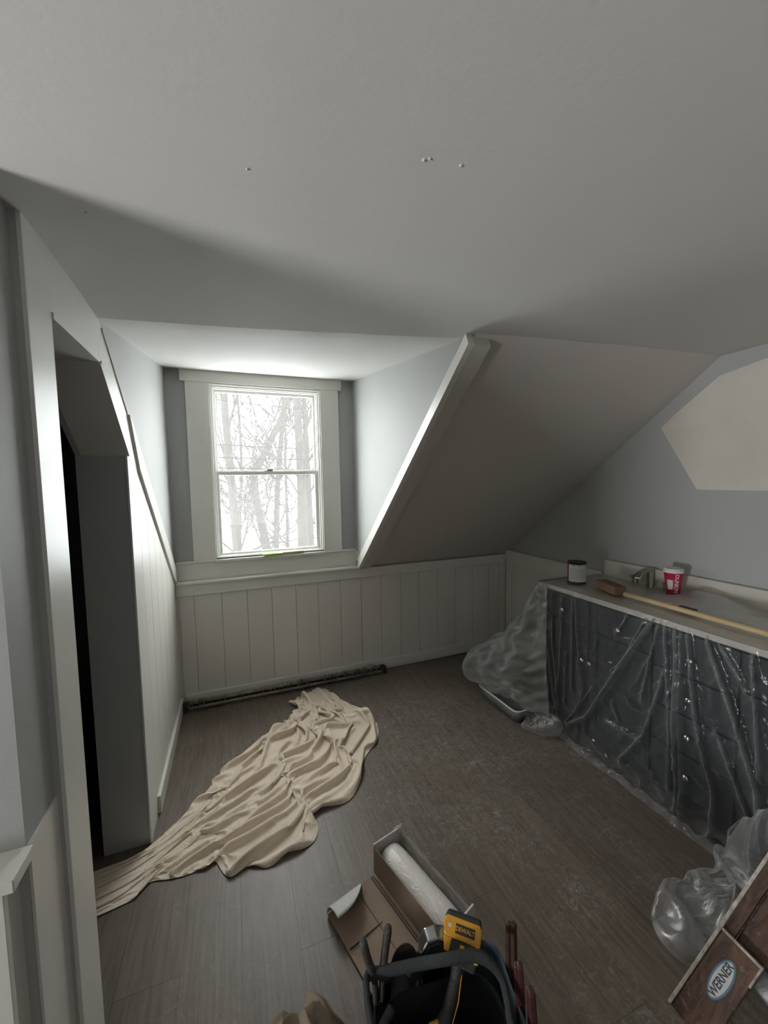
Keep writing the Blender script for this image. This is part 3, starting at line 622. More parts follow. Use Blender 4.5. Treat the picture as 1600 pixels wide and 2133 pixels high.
COLS = [arc([RR[j][i] for j in range(len(RR))], 16) for i in range(len(RR[0]))]
nu, nv = len(COLS), len(COLS[0])
PG = np.array([[tuple(COLS[i][j]) for i in range(0, nu)] for j in range(nv)]); PG[:, :, 2] = np.maximum(PG[:, :, 2], .006)
pin = np.zeros(PG.shape[:2], bool); pin[:2] = True; pin[-1] = True; pin[:, -1] = True
def cs_(Q, Wt):
    a = (Q[:, 0] > 1.825) & (Wt > 0); Q[a, 1] = np.maximum(Q[a, 1], 1.975); t_ = (Q[:, 0] > 1.595) & (Q[:, 1] > 1.95) & (Wt > 0); Q[t_, 2] = np.maximum(Q[t_, 2], .090)
PG[:, :, 0] += -.012*np.sin(np.linspace(0, 1, nu)[None, :]*34)*np.minimum(1, np.linspace(0, 1, nv)[:, None]*4)*(1-np.linspace(0, 1, nv)[:, None]**2)
PX = crumple(PG, 1.15, pin, steps=80, iters=6, grav=.25, seed=5, jit=.005, clampf=cs_, bend=.03)
grid_obj('side_drape', PX, M_film3, sheet, SO)
def puff(name, cx, cy, outline, h, seed, m=M_film2, nr=34, nt=110, amp=1.0, parent=sheet, off=SO, z0=.004):
    O2 = [Vector((a, b_, 0)) for a, b_ in outline]; O2 = O2+[O2[0]]; cc = arc(O2, 14)
    def f(u, v):
        i = u*(len(cc)-1); a = int(i) % (len(cc)-1); fr_ = i-int(i); e = cc[a].lerp(cc[a+1], fr_)
        r = v; x = cx+(e.x-cx)*r; y = cy+(e.y-cy)*r
        k_ = (1-r**3.0); hh = h*math.sqrt(max(0, k_))
        n_ = (ridge(x*4, y*4, seed)-.35)*.6
        z = hh*(.72+n_*amp*.8); return (x, y, max(z0, z0+z))
    X = np.array([[f(i/nt, j/(nr-1)) for i in range(nt)] for j in range(nr)]); pn = np.zeros((nr, nt), bool); pn[-1] = True; pn[0] = True
    X = crumple(X, 1.16, pn, steps=46, iters=6, grav=.5, floor=z0, closed=True, seed=seed, jit=.003, bend=.04, clampf=cf)
    return grid_obj(name, X, m, parent, off, closed=True)
puff('floor_bunch', 1.70, 1.86, [(1.60, 1.90), (1.66, 1.80), (1.75, 1.76), (1.80, 1.80), (1.80, 1.90), (1.72, 1.96)], .13, 4)
puff('floor_puff', 1.62, .80, [(1.79, .93), (1.66, .90), (1.55, .915), (1.44, .925), (1.33, .895), (1.265, .84), (1.25, .76), (1.30, .70), (1.42, .66), (1.6, .6), (1.79, .55)], .075, 12, amp=1.0)
def fup(u, v):
    y = .90-.62*u; top_ = .10+.42*min(1, u*2.1)**.6; z = top_*(1-v)+.03*v
    x = 1.765-.05*v-.03*math.sin(v*3)*1.0 - .035*(ridge(y*4, z*2, 6)-.3); return (x-SO.x, y-SO.y, z)
XU = np.array([[tuple(fup(i/79, j/49)) for i in range(80)] for j in range(50)])+np.array(SO); pn = np.zeros((50, 80), bool); pn[0, ::6] = True; pn[-1] = True; pn[:, -1] = True
grid_obj('second_layer', crumple(XU, 1.07, pn, steps=36, iters=6, grav=.5, seed=9, jit=.003, clampf=cf, bend=.05), M_film2, sheet, SO)
# paint tray beneath the bundle
def rr(w, l, r, z, n=6):
    out = []
    for sx, sy, a0 in [(1, 1, 0), (-1, 1, 90), (-1, -1, 180), (1, -1, 270)]:
        for i in range(n+1):
            a = math.radians(a0+90*i/n); out.append((sx*(w/2-r)+r*math.cos(a), sy*(l/2-r)+r*math.sin(a), z))
    return out
def loft(name, loops, m, parent, cap0=True, cap1=False, smooth=True, **k):
    b = bmesh.new(); R_ = [[b.verts.new(p) for p in lp] for lp in loops]
    for a, c in zip(R_, R_[1:]):
        n = len(a)
        for i in range(n): b.faces.new([a[i], a[(i+1) % n], c[(i+1) % n], c[i]])
    if cap0: b.faces.new(R_[0][::-1])
    if cap1: b.faces.new(R_[-1])
    return obj(name, b, m, parent, smooth=smooth, **k)
tray = thing('paint_tray', (1.685, 2.145, 0), 'shallow grey metal paint tray with white rim under the bunched plastic', 'paint tray', rz=math.radians(2))
M_tray = mat('grey_tray_metal', (.30, .31, .29), .35, .6, var=(8, .1))
loft('pan', [rr(.17, .37, .03, .002), rr(.19, .39, .035, .080), rr(.188, .388, .034, .080), rr(.168, .368, .03, .005)], M_tray, tray, cap1=True)
loft('rim', [rr(.188, .388, .035, .078), rr(.208, .408, .04, .078), rr(.208, .408, .04, .084), rr(.188, .388, .035, .084)], M_lid, tray, cap0=False)

# ---------------------------------------------------------------- heating pipes along the far wall
M_pipe = mat('dirty_pipe', (.24, .22, .185), .6, .3, bump=(60, .5), var=(18, .5)); M_iron = mat('black_iron', (.03, .027, .024), .6, .3)
hp = thing('heating_pipe', (.35, 2.93, 0), 'dirty old heating pipes with fins running low along the knee wall', 'pipe'); HO = Vector((.35, 2.93, 0))
for yy_, z_, r_ in [(2.928, .052, .011), (2.905, .028, .010)]:
    obj('pipe', loc(tb([(-.34, yy_, z_), (.3, yy_, z_-.001), (1.06, yy_, z_)], r_, 10), HO), M_pipe, hp, smooth=True)
for x_ in (-.362, 1.075):
    obj('elbow', loc(tb(arc([(x_*.97+.01, 2.928, .052), (x_, 2.927, .054), (x_+(.012 if x_ > 0 else -.004), 2.92, .045), (x_+(.013 if x_ > 0 else -.005), 2.915, 0)], 5), .014, 12), HO), M_iron, hp, smooth=True)
b = bmesh.new(); R_ = random.Random(3); x_ = -.32
while x_ < 1.02:
    box(b, (x_, 2.892, .010), (x_+.0015, 2.95, .066)) if R_.random() < .34 else None; x_ += .0085
obj('fin', loc(b, HO), M_pipe, hp, kind='stuff')
obj('valve', loc(tb([(.93, 2.93, .06), (.98, 2.93, .062), (1.0, 2.93, .06)], [.012, .022, .014], 12), HO), M_pipe, hp, smooth=True)
# dark broken gap left where the baseboard does not reach the floor
b = bmesh.new(); P1 = []; P0 = []
for i in range(90): x_ = -.34+i*1.42/89; P1.append((x_, .030+.006*R_.random()+.004*math.sin(i*.7))); P0.append((x_, 0.0))
prism(b, P0+P1[::-1], 1, YK-.0165, YK-.002); obj('trim_gap_far', b, mat('dark_crumbled_gap', (.035, .03, .026), .95, bump=(90, .6), var=(40, .5)), kind='structure')

# ---------------------------------------------------------------- brush on the sill
br = thing('paint_brush', (.345, 3.000, 1.0155), 'paint brush with lime green cover lying on the window sill', 'brush', rz=math.radians(3))
obj('brush_cover', bx((-.152, -.016, 0), (-.045, .013, .016), .004), mat('lime_plastic', (.36, .62, .05), .45), br); obj('ferrule', bx((-.045, -.012, .003), (-.015, .012, .014), .002), M_nickel, br)
obj('handle', tb([(-.018, 0, .010), (.03, 0, .010), (.09, .002, .010), (.142, .004, .010)], [.010, .008, .010, .007], 10), mat('pale_handle', (.42, .38, .20), .5), br, smooth=True)

# ================================================================ DROP CLOTH
def m_cloth(name, col, nscale=450):
    def ex(m, N, L, B, tc):
        w = N.new('ShaderNodeTexNoise'); w.inputs['Scale'].default_value = nscale; w.inputs['Detail'].default_value = 2; L.new(tc.outputs['Object'], w.inputs['Vector'])
        n2 = N.new('ShaderNodeTexNoise'); n2.inputs['Scale'].default_value = 45; n2.inputs['Detail'].default_value = 6; n2.inputs['Distortion'].default_value = 1.5; L.new(tc.outputs['Object'], n2.inputs['Vector'])
        b1 = N.new('ShaderNodeBump'); b1.inputs['Strength'].default_value = .25; b1.inputs['Distance'].default_value = .001; L.new(w.outputs['Fac'], b1.inputs['Height'])
        b2 = N.new('ShaderNodeBump'); b2.inputs['Strength'].default_value = .55; b2.inputs['Distance'].default_value = .006; L.new(n2.outputs['Fac'], b2.inputs['Height']); L.new(b1.outputs[0], b2.inputs['Normal']); L.new(b2.outputs[0], B.inputs['Normal'])
    return mat(name, col, .9, spec=.1, var=(7, .06), extra=ex)
M_canvas = m_cloth('cream_canvas', (.76, .65, .53))
def polyres(P, n):
    P = arc([Vector((a, b_, 0)) for a, b_ in P], 10); d = [0]
    for a, c in zip(P, P[1:]): d.append(d[-1]+(c-a).length)
    out = []; j = 0
    for i in range(n):
        s = d[-1]*i/(n-1)
        while j < len(d)-2 and d[j+1] < s: j += 1
        f = (s-d[j])/max(1e-9, d[j+1]-d[j]); out.append(P[j].lerp(P[j+1], f))
    return out
SECT = [  # matched stretches of the two long edges: (left edge points, right edge points)
 ([(-.62, 1.80), (-.50, 1.812), (-.376, 1.828)], [(-.60, 1.585), (-.517, 1.60), (-.403, 1.62)], 40),
 ([(-.376, 1.828), (-.28, 1.97), (-.186, 2.09)], [(-.403, 1.62), (-.367, 1.671), (-.29, 1.655), (-.214, 1.65), (-.13, 1.675)], 56),
 ([(-.186, 2.09), (-.099, 2.236), (.0, 2.33)], [(-.13, 1.675), (-.119, 1.65), (-.075, 1.573), (.0, 1.60), (.07, 1.558), (.15, 1.60)], 64),
 ([(.0, 2.33), (.087, 2.423), (.18, 2.49)], [(.15, 1.60), (.21, 1.59), (.265, 1.61), (.295, 1.683), (.275, 1.765), (.33, 1.775)], 60),
 ([(.18, 2.49), (.274, 2.557), (.345, 2.62)], [(.33, 1.775), (.42, 1.755), (.481, 1.775), (.555, 1.873), (.60, 1.988), (.66, 2.06)], 60),
 ([(.345, 2.62), (.365, 2.68), (.335, 2.72), (.31, 2.755)], [(.66, 2.06), (.728, 2.12), (.79, 2.25), (.785, 2.35)], 44),
 ([(.31, 2.755), (.40, 2.805), (.487, 2.85), (.56, 2.84)], [(.785, 2.35), (.76, 2.45), (.704, 2.527), (.65, 2.60), (.60, 2.76)], 46)]
LP, RP = [], []
for Ls, Rs, n_ in SECT:
    k_ = max(7, int(n_*.50)); a = polyres(Ls, k_); c = polyres(Rs, k_); LP += a if not LP else a[1:]; RP += c if not RP else c[1:]
nu, nv = len(LP), 72
def smooth_path(P, k=3):
    return [sum((P[max(0, min(len(P)-1, i+d))] for d in range(-k, k+1)), Vector())/(2*k+1) for i in range(len(P))]
LP = smooth_path(LP, 1); RP = smooth_path(RP, 1); LS = smooth_path(LP, 11); RS = smooth_path(RP, 15)
mid = [(LS[i]+RS[i])/2 for i in range(nu)]; sa = [0]; sr_ = [0]
for a_, c_ in zip(mid, mid[1:]): sa.append(sa[-1]+(c_-a_).length)
for i in range(1, nu): sr_.append(sr_[-1]+(sa[i]-sa[i-1])*(1.08+.50*max(0, min(1, (sa[i]/sa[-1]-.45)/.25))))
CL0 = Vector((.15, 2.1, 0))
# the canvas is longer and wider than its outline on the floor: a small cloth solver lets the surplus rise into folds
X = np.zeros((nv, nu, 3)); RG = np.zeros((nv, nu, 2)); FL = np.zeros((nv, nu))
for j in range(nv):
    v = j/(nv-1)
    for i in range(nu):
        p = LP[i].lerp(RP[i], v); e_ = RS[i]-LS[i]; cs = (p-LS[i]).dot(e_)/e_.length_squared; sl = sa[i]; wd = e_.length
        ph = cs*(6+6*min(1, sl/.8))+.8*sn(sl*2.0, cs*1.6, 3)+.25*sn(sl*6, cs*5, 8); cm = max(0, min(1, (sl-.7)/.35)); ed = min(v, 1-v)
        z = .016*(.5+.5*math.cos(6.283*ph))*(.6+.8*sn(sl*4, cs*4, 5))*(1-.55*cm)+cm*(.060*abs(sn(p.x*11, p.y*11, 9))+.014*sn(p.x*22, p.y*22, 4))+.003*sn(p.x*40, p.y*40, 1)
        X[j, i] = (p.x, p.y, max(.004, .004+z*min(1, ed*wd/.02))); RG[j, i] = (sr_[i], (v-.5)*wd*(1.9-.25*min(1, 1.5*sl/sa[-1])))
        FL[j, i] = max(.004, .004+min(1, ed/.15)*max(0, min(1, (sl-.75)/.4))*(.012+.016*sn(p.x*5, p.y*5, 2))+.045*math.exp(-((p.x-.69)**2+(p.y-2.36)**2)/.07**2)*min(1, ed/.10))
def cloth_sim(X, RG, FL, steps, iters, grav, hit=.008):
    nr, nc = X.shape[:2]; pin = np.zeros((nr, nc), bool); pin[0] = pin[-1] = True; pin[:, 0] = pin[:, -1] = True
    W_ = np.where(pin, 0., 1.).ravel(); F2 = X[:, :, :2].reshape(-1, 2).copy(); R2 = RG.reshape(-1, 2); X = X.reshape(-1, 3).copy(); FL = FL.ravel(); N_ = len(X); V = np.zeros_like(X); dt = 1/60
    J, I = np.meshgrid(np.arange(nr), np.arange(nc), indexing='ij'); bt = []
    for di, dj, st in [(1, 0, 1), (0, 1, 1), (1, 1, .25), (-1, 1, .25), (2, 0, .04), (0, 2, .04)]:
        m = (J+dj < nr) & (I+di >= 0) & (I+di < nc); key = (J//max(1, dj)) % 2 if dj else (I//di) % 2
        for c in (0, 1):
            k = m & (key == c); a = (J[k]*nc+I[k]); b_ = ((J[k]+dj)*nc+I[k]+di); l0 = np.linalg.norm(F2[a]-F2[b_], axis=1); l1 = np.linalg.norm(R2[a]-R2[b_], axis=1)
            w = W_[a]+W_[b_]; w[w == 0] = 1; bt.append((a, b_, st/w, l0, l1-l0, max(di, dj) > 1, W_[a][:, None], W_[b_][:, None]))
    def selfcol(X):
        c = np.floor(X/(hit*1.25)).astype(np.int64); key = (c[:, 0]*73856093) ^ (c[:, 1]*19349663) ^ (c[:, 2]*83492791); order = np.argsort(key, kind='stable'); ks = key[order]; dX = np.zeros_like(X); cnt = np.zeros(N_)
        for o_ in [(0, 0, 0), (0, 0, 1), (0, 1, -1), (0, 1, 0), (0, 1, 1)]+[(1, p, q) for p in (-1, 0, 1) for q in (-1, 0, 1)]:
            c2 = c+np.array(o_); k2 = (c2[:, 0]*73856093) ^ (c2[:, 1]*19349663) ^ (c2[:, 2]*83492791); st = np.searchsorted(ks, k2)
            for m in range(3):
                idx = st+m; ok = idx < N_; idx = np.where(ok, idx, 0); ok &= ks[idx] == k2; i = np.nonzero(ok)[0]
                if not len(i): break
                j = order[idx[i]]; g = (np.abs(i//nc-j//nc) > 1) | (np.abs(i % nc-j % nc) > 1); i = i[g]; j = j[g]; d = X[i]-X[j]; l = np.sqrt((d*d).sum(1))+1e-9; q = l < hit; i = i[q]; j = j[q]
                cor = (d[q]/l[q][:, None])*((hit-l[q])*.5)[:, None]
                for ax in range(3): dX[:, ax] += np.bincount(i, cor[:, ax], N_)-np.bincount(j, cor[:, ax], N_)
                cnt += np.bincount(i, minlength=N_)+np.bincount(j, minlength=N_)
        return X+dX/np.maximum(1, cnt)[:, None]*W_[:, None]
    for s_ in range(steps):
        g = min(1, s_/(steps*.72)); g = g*g*(3-2*g); V[:, 2] -= grav*dt; P = X+V*dt*W_[:, None]
        for _ in range(iters):
            for a, b_, k0, l0, dl, bend, wa, wb in bt:
                d = P[a]-P[b_]; l = np.sqrt((d*d).sum(1))+1e-9; C = l-l0-dl*g
                if bend: C = np.minimum(C, 0)
                d *= (k0*C/l)[:, None]; P[a] -= d*wa; P[b_] += d*wb
            P[:, 2] = np.maximum(P[:, 2], FL)
        if s_ % 3 == 0 and s_ > 20: P = selfcol(P); P[:, 2] = np.maximum(P[:, 2], FL)
        stick = (P[:, 2] < FL+.0012) & (X[:, 2] < FL+.0012); P[stick, :2] = X[stick, :2]+.3*(P[stick, :2]-X[stick, :2])
        V = (P-X)/dt*.93; V[P[:, 2] < FL+.002, :2] = 0; sp = np.sqrt((V*V).sum(1))[:, None]; V *= np.minimum(1, 1/(sp+1e-9)); X = P
    return X
X = cloth_sim(X, RG, FL, 170, 9, 2.2)
verts = [tuple(p) for p in X-np.array(CL0)]; fs = [(j*nu+i, j*nu+i+1, (j+1)*nu+i+1, (j+1)*nu+i) for j in range(nv-1) for i in range(nu-1)]
me = bpy.data.meshes.new('drop_cloth'); me.from_pydata(verts, [], fs); me.materials.append(M_canvas)
dc = obj('drop_cloth', me, None, smooth=True, label='long crumpled cream canvas drop cloth trailing from the closet opening across the floor', cat='drop cloth'); dc.location = CL0; md = dc.modifiers.new('smooth', 'SUBSURF'); md.levels = 2; md.render_levels = 2
# second cloth at the lower edge of the picture
M_canvas2 = m_cloth('tan_canvas', (.22, .175, .125))
C2 = Vector((.11, .86, 0)); O2 = [(-.045, .95), (-.01, 1.00), (.045, 1.035), (.085, 1.03), (.115, .995), (.145, 1.03), (.20, 1.00), (.235, .93), (.245, .82), (.20, .70), (.10, .66), (-.02, .70), (-.07, .84)]
c2 = thing('crumpled_cloth', C2, 'tan canvas cloth heaped on the floor left of the tool bag', 'cloth')
P2 = arc([Vector((a, b_, 0)) for a, b_ in O2+[O2[0]]], 12)
def fc2(u, v):
    i = u*(len(P2)-1); a = int(i) % (len(P2)-1); e = P2[a].lerp(P2[a+1], i-int(i)); x = .09+(e.x-.09)*v; y = .86+(e.y-.86)*v
    k_ = math.sqrt(max(0, 1-v**3.2)); z = .16*k_*(.55+.45*max(0, ridge(x*7+y*2, y*5, 3)))+.035*k_*(max(0, 1-2.2*abs(sn(x*17, y*13, 6))))
    z += .05*k_*math.exp(-((x-.155)/.05)**2-((y-.97)/.05)**2); return (x-C2.x, y-C2.y, max(.004, z))
gridmesh('cloth_folds', fc2, 190, 60, M_canvas2, c2, closed_u=True)

# ================================================================ CARTON WITH A ROLL OF FILM
M_card = mat('brown_cardboard', (.27, .195, .145), .85, bump=(120, .15), var=(9, .06)); M_cardw = mat('white_cardboard', (.56, .56, .54), .6, bump=(60, .08))
M_cardd = mat('cardboard_crease', (.12, .08, .055), .9)
ang = math.atan2(-.35, .097); BX = Vector((.512, 1.378, 0)); bx_ = thing('cardboard_box', BX, 'long open brown cardboard carton holding a roll of plastic film', 'box', rz=ang)
# local frame: x runs from the far end to the near end, y to the right as seen in the picture
Lb, Wb, Hb, t_ = .375, .130, .135, .003
obj('bottom', bx((0, -Wb/2, 0), (Lb, Wb/2, .003)), M_card, bx_)
obj('long_side', bx((0, -Wb/2-t_, 0), (Lb, -Wb/2, Hb), .001), M_card, bx_); obj('long_side', bx((0, Wb/2, 0), (Lb, Wb/2+t_, Hb-.02), .001), M_card, bx_)
obj('end_panel', bx((-.004, -Wb/2-t_, 0), (.002, Wb/2+t_, Hb+.008), .001), M_cardw, bx_)
obj('end_panel', pr([(-Wb/2-t_, 0), (Wb/2+t_, 0), (Wb/2+t_, Hb+.010), (.0, Hb-.002), (-Wb/2-t_, Hb-.010)], 0, Lb-.002, Lb+.004), M_cardw, bx_)
# which side faces the camera: the lid lies opened out on the left
SG = -1
def lidp(name, x0, x1, y0, y1, z0, z1, z2, m):
    b = bmesh.new(); n = 14
    def zz(s): return z0+(z1-z0)*s
    rows_ = []
    for i in range(n+1):
        s = i/n; y = y0+(y1-y0)*s; rows_.append([(x0, y, zz(s)), (x1, y, zz(s)+z2*s)])
    vt = [[b.verts.new(p) for p in r] for r in rows_]; vb = [[b.verts.new((p[0], p[1], p[2]-.003)) for p in r] for r in rows_]
    for i in range(n):
        b.faces.new([vt[i][0], vt[i+1][0], vt[i+1][1], vt[i][1]]); b.faces.new([vb[i][1], vb[i+1][1], vb[i+1][0], vb[i][0]])
        b.faces.new([vt[i][0], vb[i][0], vb[i+1][0], vt[i+1][0]]); b.faces.new([vt[i][1], vt[i+1][1], vb[i+1][1], vb[i][1]])
    b.faces.new([vt[0][0], vt[0][1], vb[0][1], vb[0][0]]); b.faces.new([vt[n][1], vt[n][0], vb[n][0], vb[n][1]])
    return obj(name, b, m, bx_)
y1 = SG*(Wb/2+.004)
l1 = lidp('lid_panel', .004, Lb-.004, y1, y1+SG*.082, .034, .016, 0, M_card)
l2 = lidp('lid_panel', .006, Lb-.002, y1+SG*.083, y1+SG*.205, .017, .008, .002, M_card)
for yy_ in (y1+SG*.012, y1+SG*.020, y1+SG*.0825): obj('crease', bx((.012, yy_-.0012, .012), (Lb-.010, yy_+.0012, .0345 if abs(yy_-y1) < .03 else .0185)), M_cardd, bx_)
obj('crease', bx((.15, y1+SG*.20-.0, .008), (.153, y1+SG*.03, .0275)) if SG > 0 else bx((.15, y1+SG*.20, .006), (.152, y1+SG*.03, .019)), M_cardd, bx_)
# curled white tuck flap at the far left corner
def ftk(u, v):
    r = .062; a = 1.75*v*math.sqrt(max(.02, 1-(1-u)**0*(u**2.6)))
    return (.004+r*(1-math.cos(a))*1.15, y1+SG*(.207-.145*u), .012+r*math.sin(a)*.95)
gridmesh('tuck_flap', ftk, 20, 14, M_cardw, bx_, thick=.002)
def m_roll():
    def ex(m, N, L, B, tc):
        mp = N.new('ShaderNodeMapping'); mp.inputs['Scale'].default_value = (1.6, 4, 4); mp.inputs['Rotation'].default_value = (0, 0, .6); L.new(tc.outputs['Object'], mp.inputs[0])
        nz = N.new('ShaderNodeTexNoise'); nz.inputs['Scale'].default_value = 14; nz.inputs['Detail'].default_value = 5; nz.inputs['Distortion'].default_value = 2; L.new(mp.outputs[0], nz.inputs['Vector'])
        bp = N.new('ShaderNodeBump'); bp.inputs['Strength'].default_value = .5; bp.inputs['Distance'].default_value = .01; L.new(nz.outputs['Fac'], bp.inputs['Height']); L.new(bp.outputs[0], B.inputs['Normal'])
    return mat('rolled_film', (.78, .735, .69), .25, spec=.5, extra=ex)
M_roll = m_roll()
ro = thing('film_roll', BX+Vector((0, 0, .004)), 'whitish roll of plastic film lying inside the open cardboard carton', 'roll', rz=ang)
b = bmesh.new(); M = Matrix.Translation((.012, -.004, .062)) @ Matrix.Rotation(math.pi/2, 4, 'Y'); lathe(b, [(.018, 0), (.050, .001), (.056, .01), (.0575, .08), (.0572, .2), (.0578, .30), (.056, .345), (.050, .352), (.018, .353)], 48, M)
obj('roll_body', b, M_roll, ro, smooth=True)
b = bmesh.new(); lathe(b, [(.016, 0), (.0185, 0), (.0185, .362), (.016, .362)], 24, Matrix.Translation((.008, -.004, .062)) @ Matrix.Rotation(math.pi/2, 4, 'Y')); obj('core', b, M_card, ro, smooth=True)
def flf(u, v):
    y = .048+.014*v+.003*ridge(u*6, v*3, 2); return (.005+.365*u, y, .075+.058*v*(1-.35*u)+.008*ridge(u*5, v*2, 4)*v)
gridmesh('loose_film', flf, 90, 16, M_film2, ro)
def flf2(u, v): return (-.028+.05*u+.008*sn(u*6, v*6), .045+.03*v, .105+.038*math.sin(u*3)*(.6+.5*ridge(u*5, v*5, 3)))
gridmesh('film_tuft', flf2, 24, 16, M_film2, ro)

# ================================================================ TOOL BAG AND TOOLS
M_bag = m_cloth('black_bag_fabric', (.012, .013, .015), 300); M_bagrim = m_cloth('dark_grey_webbing', (.040, .043, .043), 300); M_bagblue = m_cloth('slate_blue_fabric', (.075, .10, .125), 300)
BG = Vector((.385, .665, 0)); bag = thing('tool_bag', BG, 'open black and slate fabric tool bag with padded rim beside the carton', 'tool bag', rz=math.radians(-8))
def rim_pt(i, n, z, s=1.0):
    lp = rr(.315*s, .29*s, .07, 0, 8); return lp
def bl_(w, l, z, r=.07): return [(x, y, z) for x, y, _ in rr(w, l, r, 0, 8)]
loft('body', [bl_(.27, .23, .006), bl_(.29, .25, .04), bl_(.30, .265, .20), bl_(.29, .26, .31), bl_(.282, .252, .31), bl_(.288, .252, .2), bl_(.26, .22, .03)], M_bag, bag, cap1=True)
RIMW = [(.240, .800, .325), (.255, .847, .33), (.294, .834, .34), (.366, .797, .37), (.42, .753, .41), (.477, .73, .42), (.51, .711, .41), (.53, .693, .38), (.529, .67, .35), (.522, .65, .33), (.51, .58, .31), (.48, .53, .31), (.30, .54, .31), (.24, .58, .31), (.232, .70, .315)]
bpy.context.view_layer.update(); BI = bag.matrix_world.inverted()
b = bmesh.new(); Pp = arc([BI @ Vector(q) for q in RIMW+RIMW[:1]], 6)[:-1]; rings = []; n = len(Pp)
for i, p in enumerate(Pp):
    t = (Pp[(i+1) % n]-Pp[i-1]).normalized(); u = Vector((0, 0, 1)); w = t.cross(u).normalized(); rings.append([b.verts.new(p+(u*math.cos(a)*.017+w*math.sin(a)*.008)) for a in [2*math.pi*k/12 for k in range(12)]])
for i in range(n):
    for k_ in range(12): b.faces.new([rings[i][k_], rings[i][(k_+1) % 12], rings[(i+1) % n][(k_+1) % 12], rings[(i+1) % n][k_]])
obj('padded_rim', b, M_bagrim, bag, smooth=True)
def side_pocket(name, P, z0, z1, m):
    C_ = arc([Vector((x, y, 0)) for x, y in P], 8); n_ = len(C_)
    def f(u, v):
        i = u*(n_-1); k_ = min(n_-2, int(i)); p = C_[k_].lerp(C_[k_+1], i-k_); q = BI @ Vector((p.x, p.y, z0+(z1-z0)*v-.018*v*math.sin(u*math.pi*2.5)**2)); c = Vector((0, 0, q.z)); q = q+(q-c)*(.05*math.sin(v*2.6)); return q
    return gridmesh(name, f, 40, 12, m, bag, thick=.003)
side_pocket('outer_pocket', [(.535, .83), (.572, .815), (.582, .775), (.572, .71), (.552, .64), (.53, .55)], .02, .325, M_bagblue)
side_pocket('outer_pocket', [(.26, .845), (.30, .868), (.38, .862), (.46, .85), (.535, .83)], .02, .27, M_bag)
side_pocket('outer_pocket', [(.25, .53), (.222, .60), (.216, .72), (.225, .80)], .02, .29, M_bagblue)
b = bmesh.new(); tube(b, arc([(-.148, .06, .30), (-.172, .05, .22), (-.178, .0, .17), (-.172, -.06, .22), (-.15, -.08, .30)], 8), .009, 8); obj('handle_strap', b, M_bag, bag, smooth=True)
b = bmesh.new(); tube(b, arc([(-.11, .095, .325), (-.145, .06, .315), (-.135, .0, .27), (-.12, -.06, .24), (-.10, -.1, .2)], 8), .010, 8); obj('handle_strap', b, M_bagrim, bag, smooth=True)
obj('divider', bx((-.12, .02, .03), (.12, .028, .24)), M_bag, bag)
obj('inner_pouch', pr([(.03, .03), (.125, .03), (.13, .23), (.035, .245)], 1, -.09, -.075), mat('olive_pouch', (.10, .10, .075), .9), bag)
M_yel = mat('yellow_tool_plastic', (.60, .29, .015), .45, bump=(60, .05)); M_rub = mat('black_rubber', (.018, .018, .018), .6, bump=(200, .2)); M_grip = mat('worn_grey_grip', (.05, .045, .04), .6, bump=(70, .3), var=(20, .3))
M_steelg = mat('dull_steel', (.35, .35, .34), .3, 1)
def Rz(a): return Matrix.Rotation(math.radians(a), 4, 'Z')
M_bw0 = M_white
# pliers standing in the front pocket: two splayed handles
pl = thing('pliers', (.282, .850, .05), 'pliers with two worn grey handles sticking up from the bag pocket', 'pliers')
obj('handle', tb(arc([(-.006, 0, .20), (-.010, -.004, .27), (-.026, -.008, .33), (-.038, -.006, .385)], 6), [.008]*8+[.0095]*7+[.010]*3+[.008], 12), M_grip, pl, smooth=True)
obj('handle', tb(arc([(.010, 0, .20), (.012, -.004, .27), (.018, -.008, .33), (.029, -.006, .39)], 6), [.008]*8+[.0095]*7+[.010]*3+[.008], 12), M_grip, pl, smooth=True)
obj('jaws', bx((-.012, -.006, .06), (.014, .006, .20), .004), M_steelg, pl)
# trowel
trw = thing('trowel', (.352, .845, .10), 'dark rounded trowel blade standing in the bag pocket', 'trowel', rz=math.radians(-8))
P_ = [(-.036, 0), (.036, 0), (.038, .20)]+[(.038*math.cos(a), .20+.075*math.sin(a)) for a in [math.pi*i/14 for i in range(1, 14)]]+[(-.038, .20)]
obj('blade', pr(P_, 1, -.0012, .0012), mat('dark_blade', (.055, .050, .045), .55, .5), trw); obj('tang', bx((-.007, -.006, .0), (.007, .008, .10), .002), M_steelg, trw)
# snips / pliers head, low behind the rim
sn_ = thing('snips', (.386, .832, .25), 'bright metal snips tip showing above the bag rim', 'snips', rz=math.radians(20))
obj('jaw', pr([(-.006, 0), (.006, 0), (.004, .10), (-.008, .112)], 1, -.006, -.001), M_steel, sn_); obj('jaw', pr([(-.004, 0), (.010, 0), (.020, .095), (.008, .105)], 1, .001, .006), M_steelg, sn_)
obj('pivot_grip', bx((-.045, -.012, .045), (.012, .006, .088), .008), M_rub, sn_)
# tape measure
tm = thing('tape_measure', (.425, .828, .315), 'chrome and black tape measure clipped at the bag rim', 'tape measure', rz=math.radians(-8))
b = pr([(-.038, .0), (.034, .0), (.038, .03), (.034, .068), (.010, .078), (-.020, .076), (-.036, .05)], 1, -.018, .018, bev=.005); obj('case', b, M_steelg, tm, smooth=False)
obj('rubber_face', pr([(-.033, .004), (.029, .004), (.032, .03), (.028, .060), (.008, .069), (-.018, .067), (-.031, .045)], 1, -.022, -.0175, bev=.0015), M_rub, tm)
obj('badge', bx((-.014, -.0232, .022), (.012, -.0215, .044), .0005), M_grip, tm)
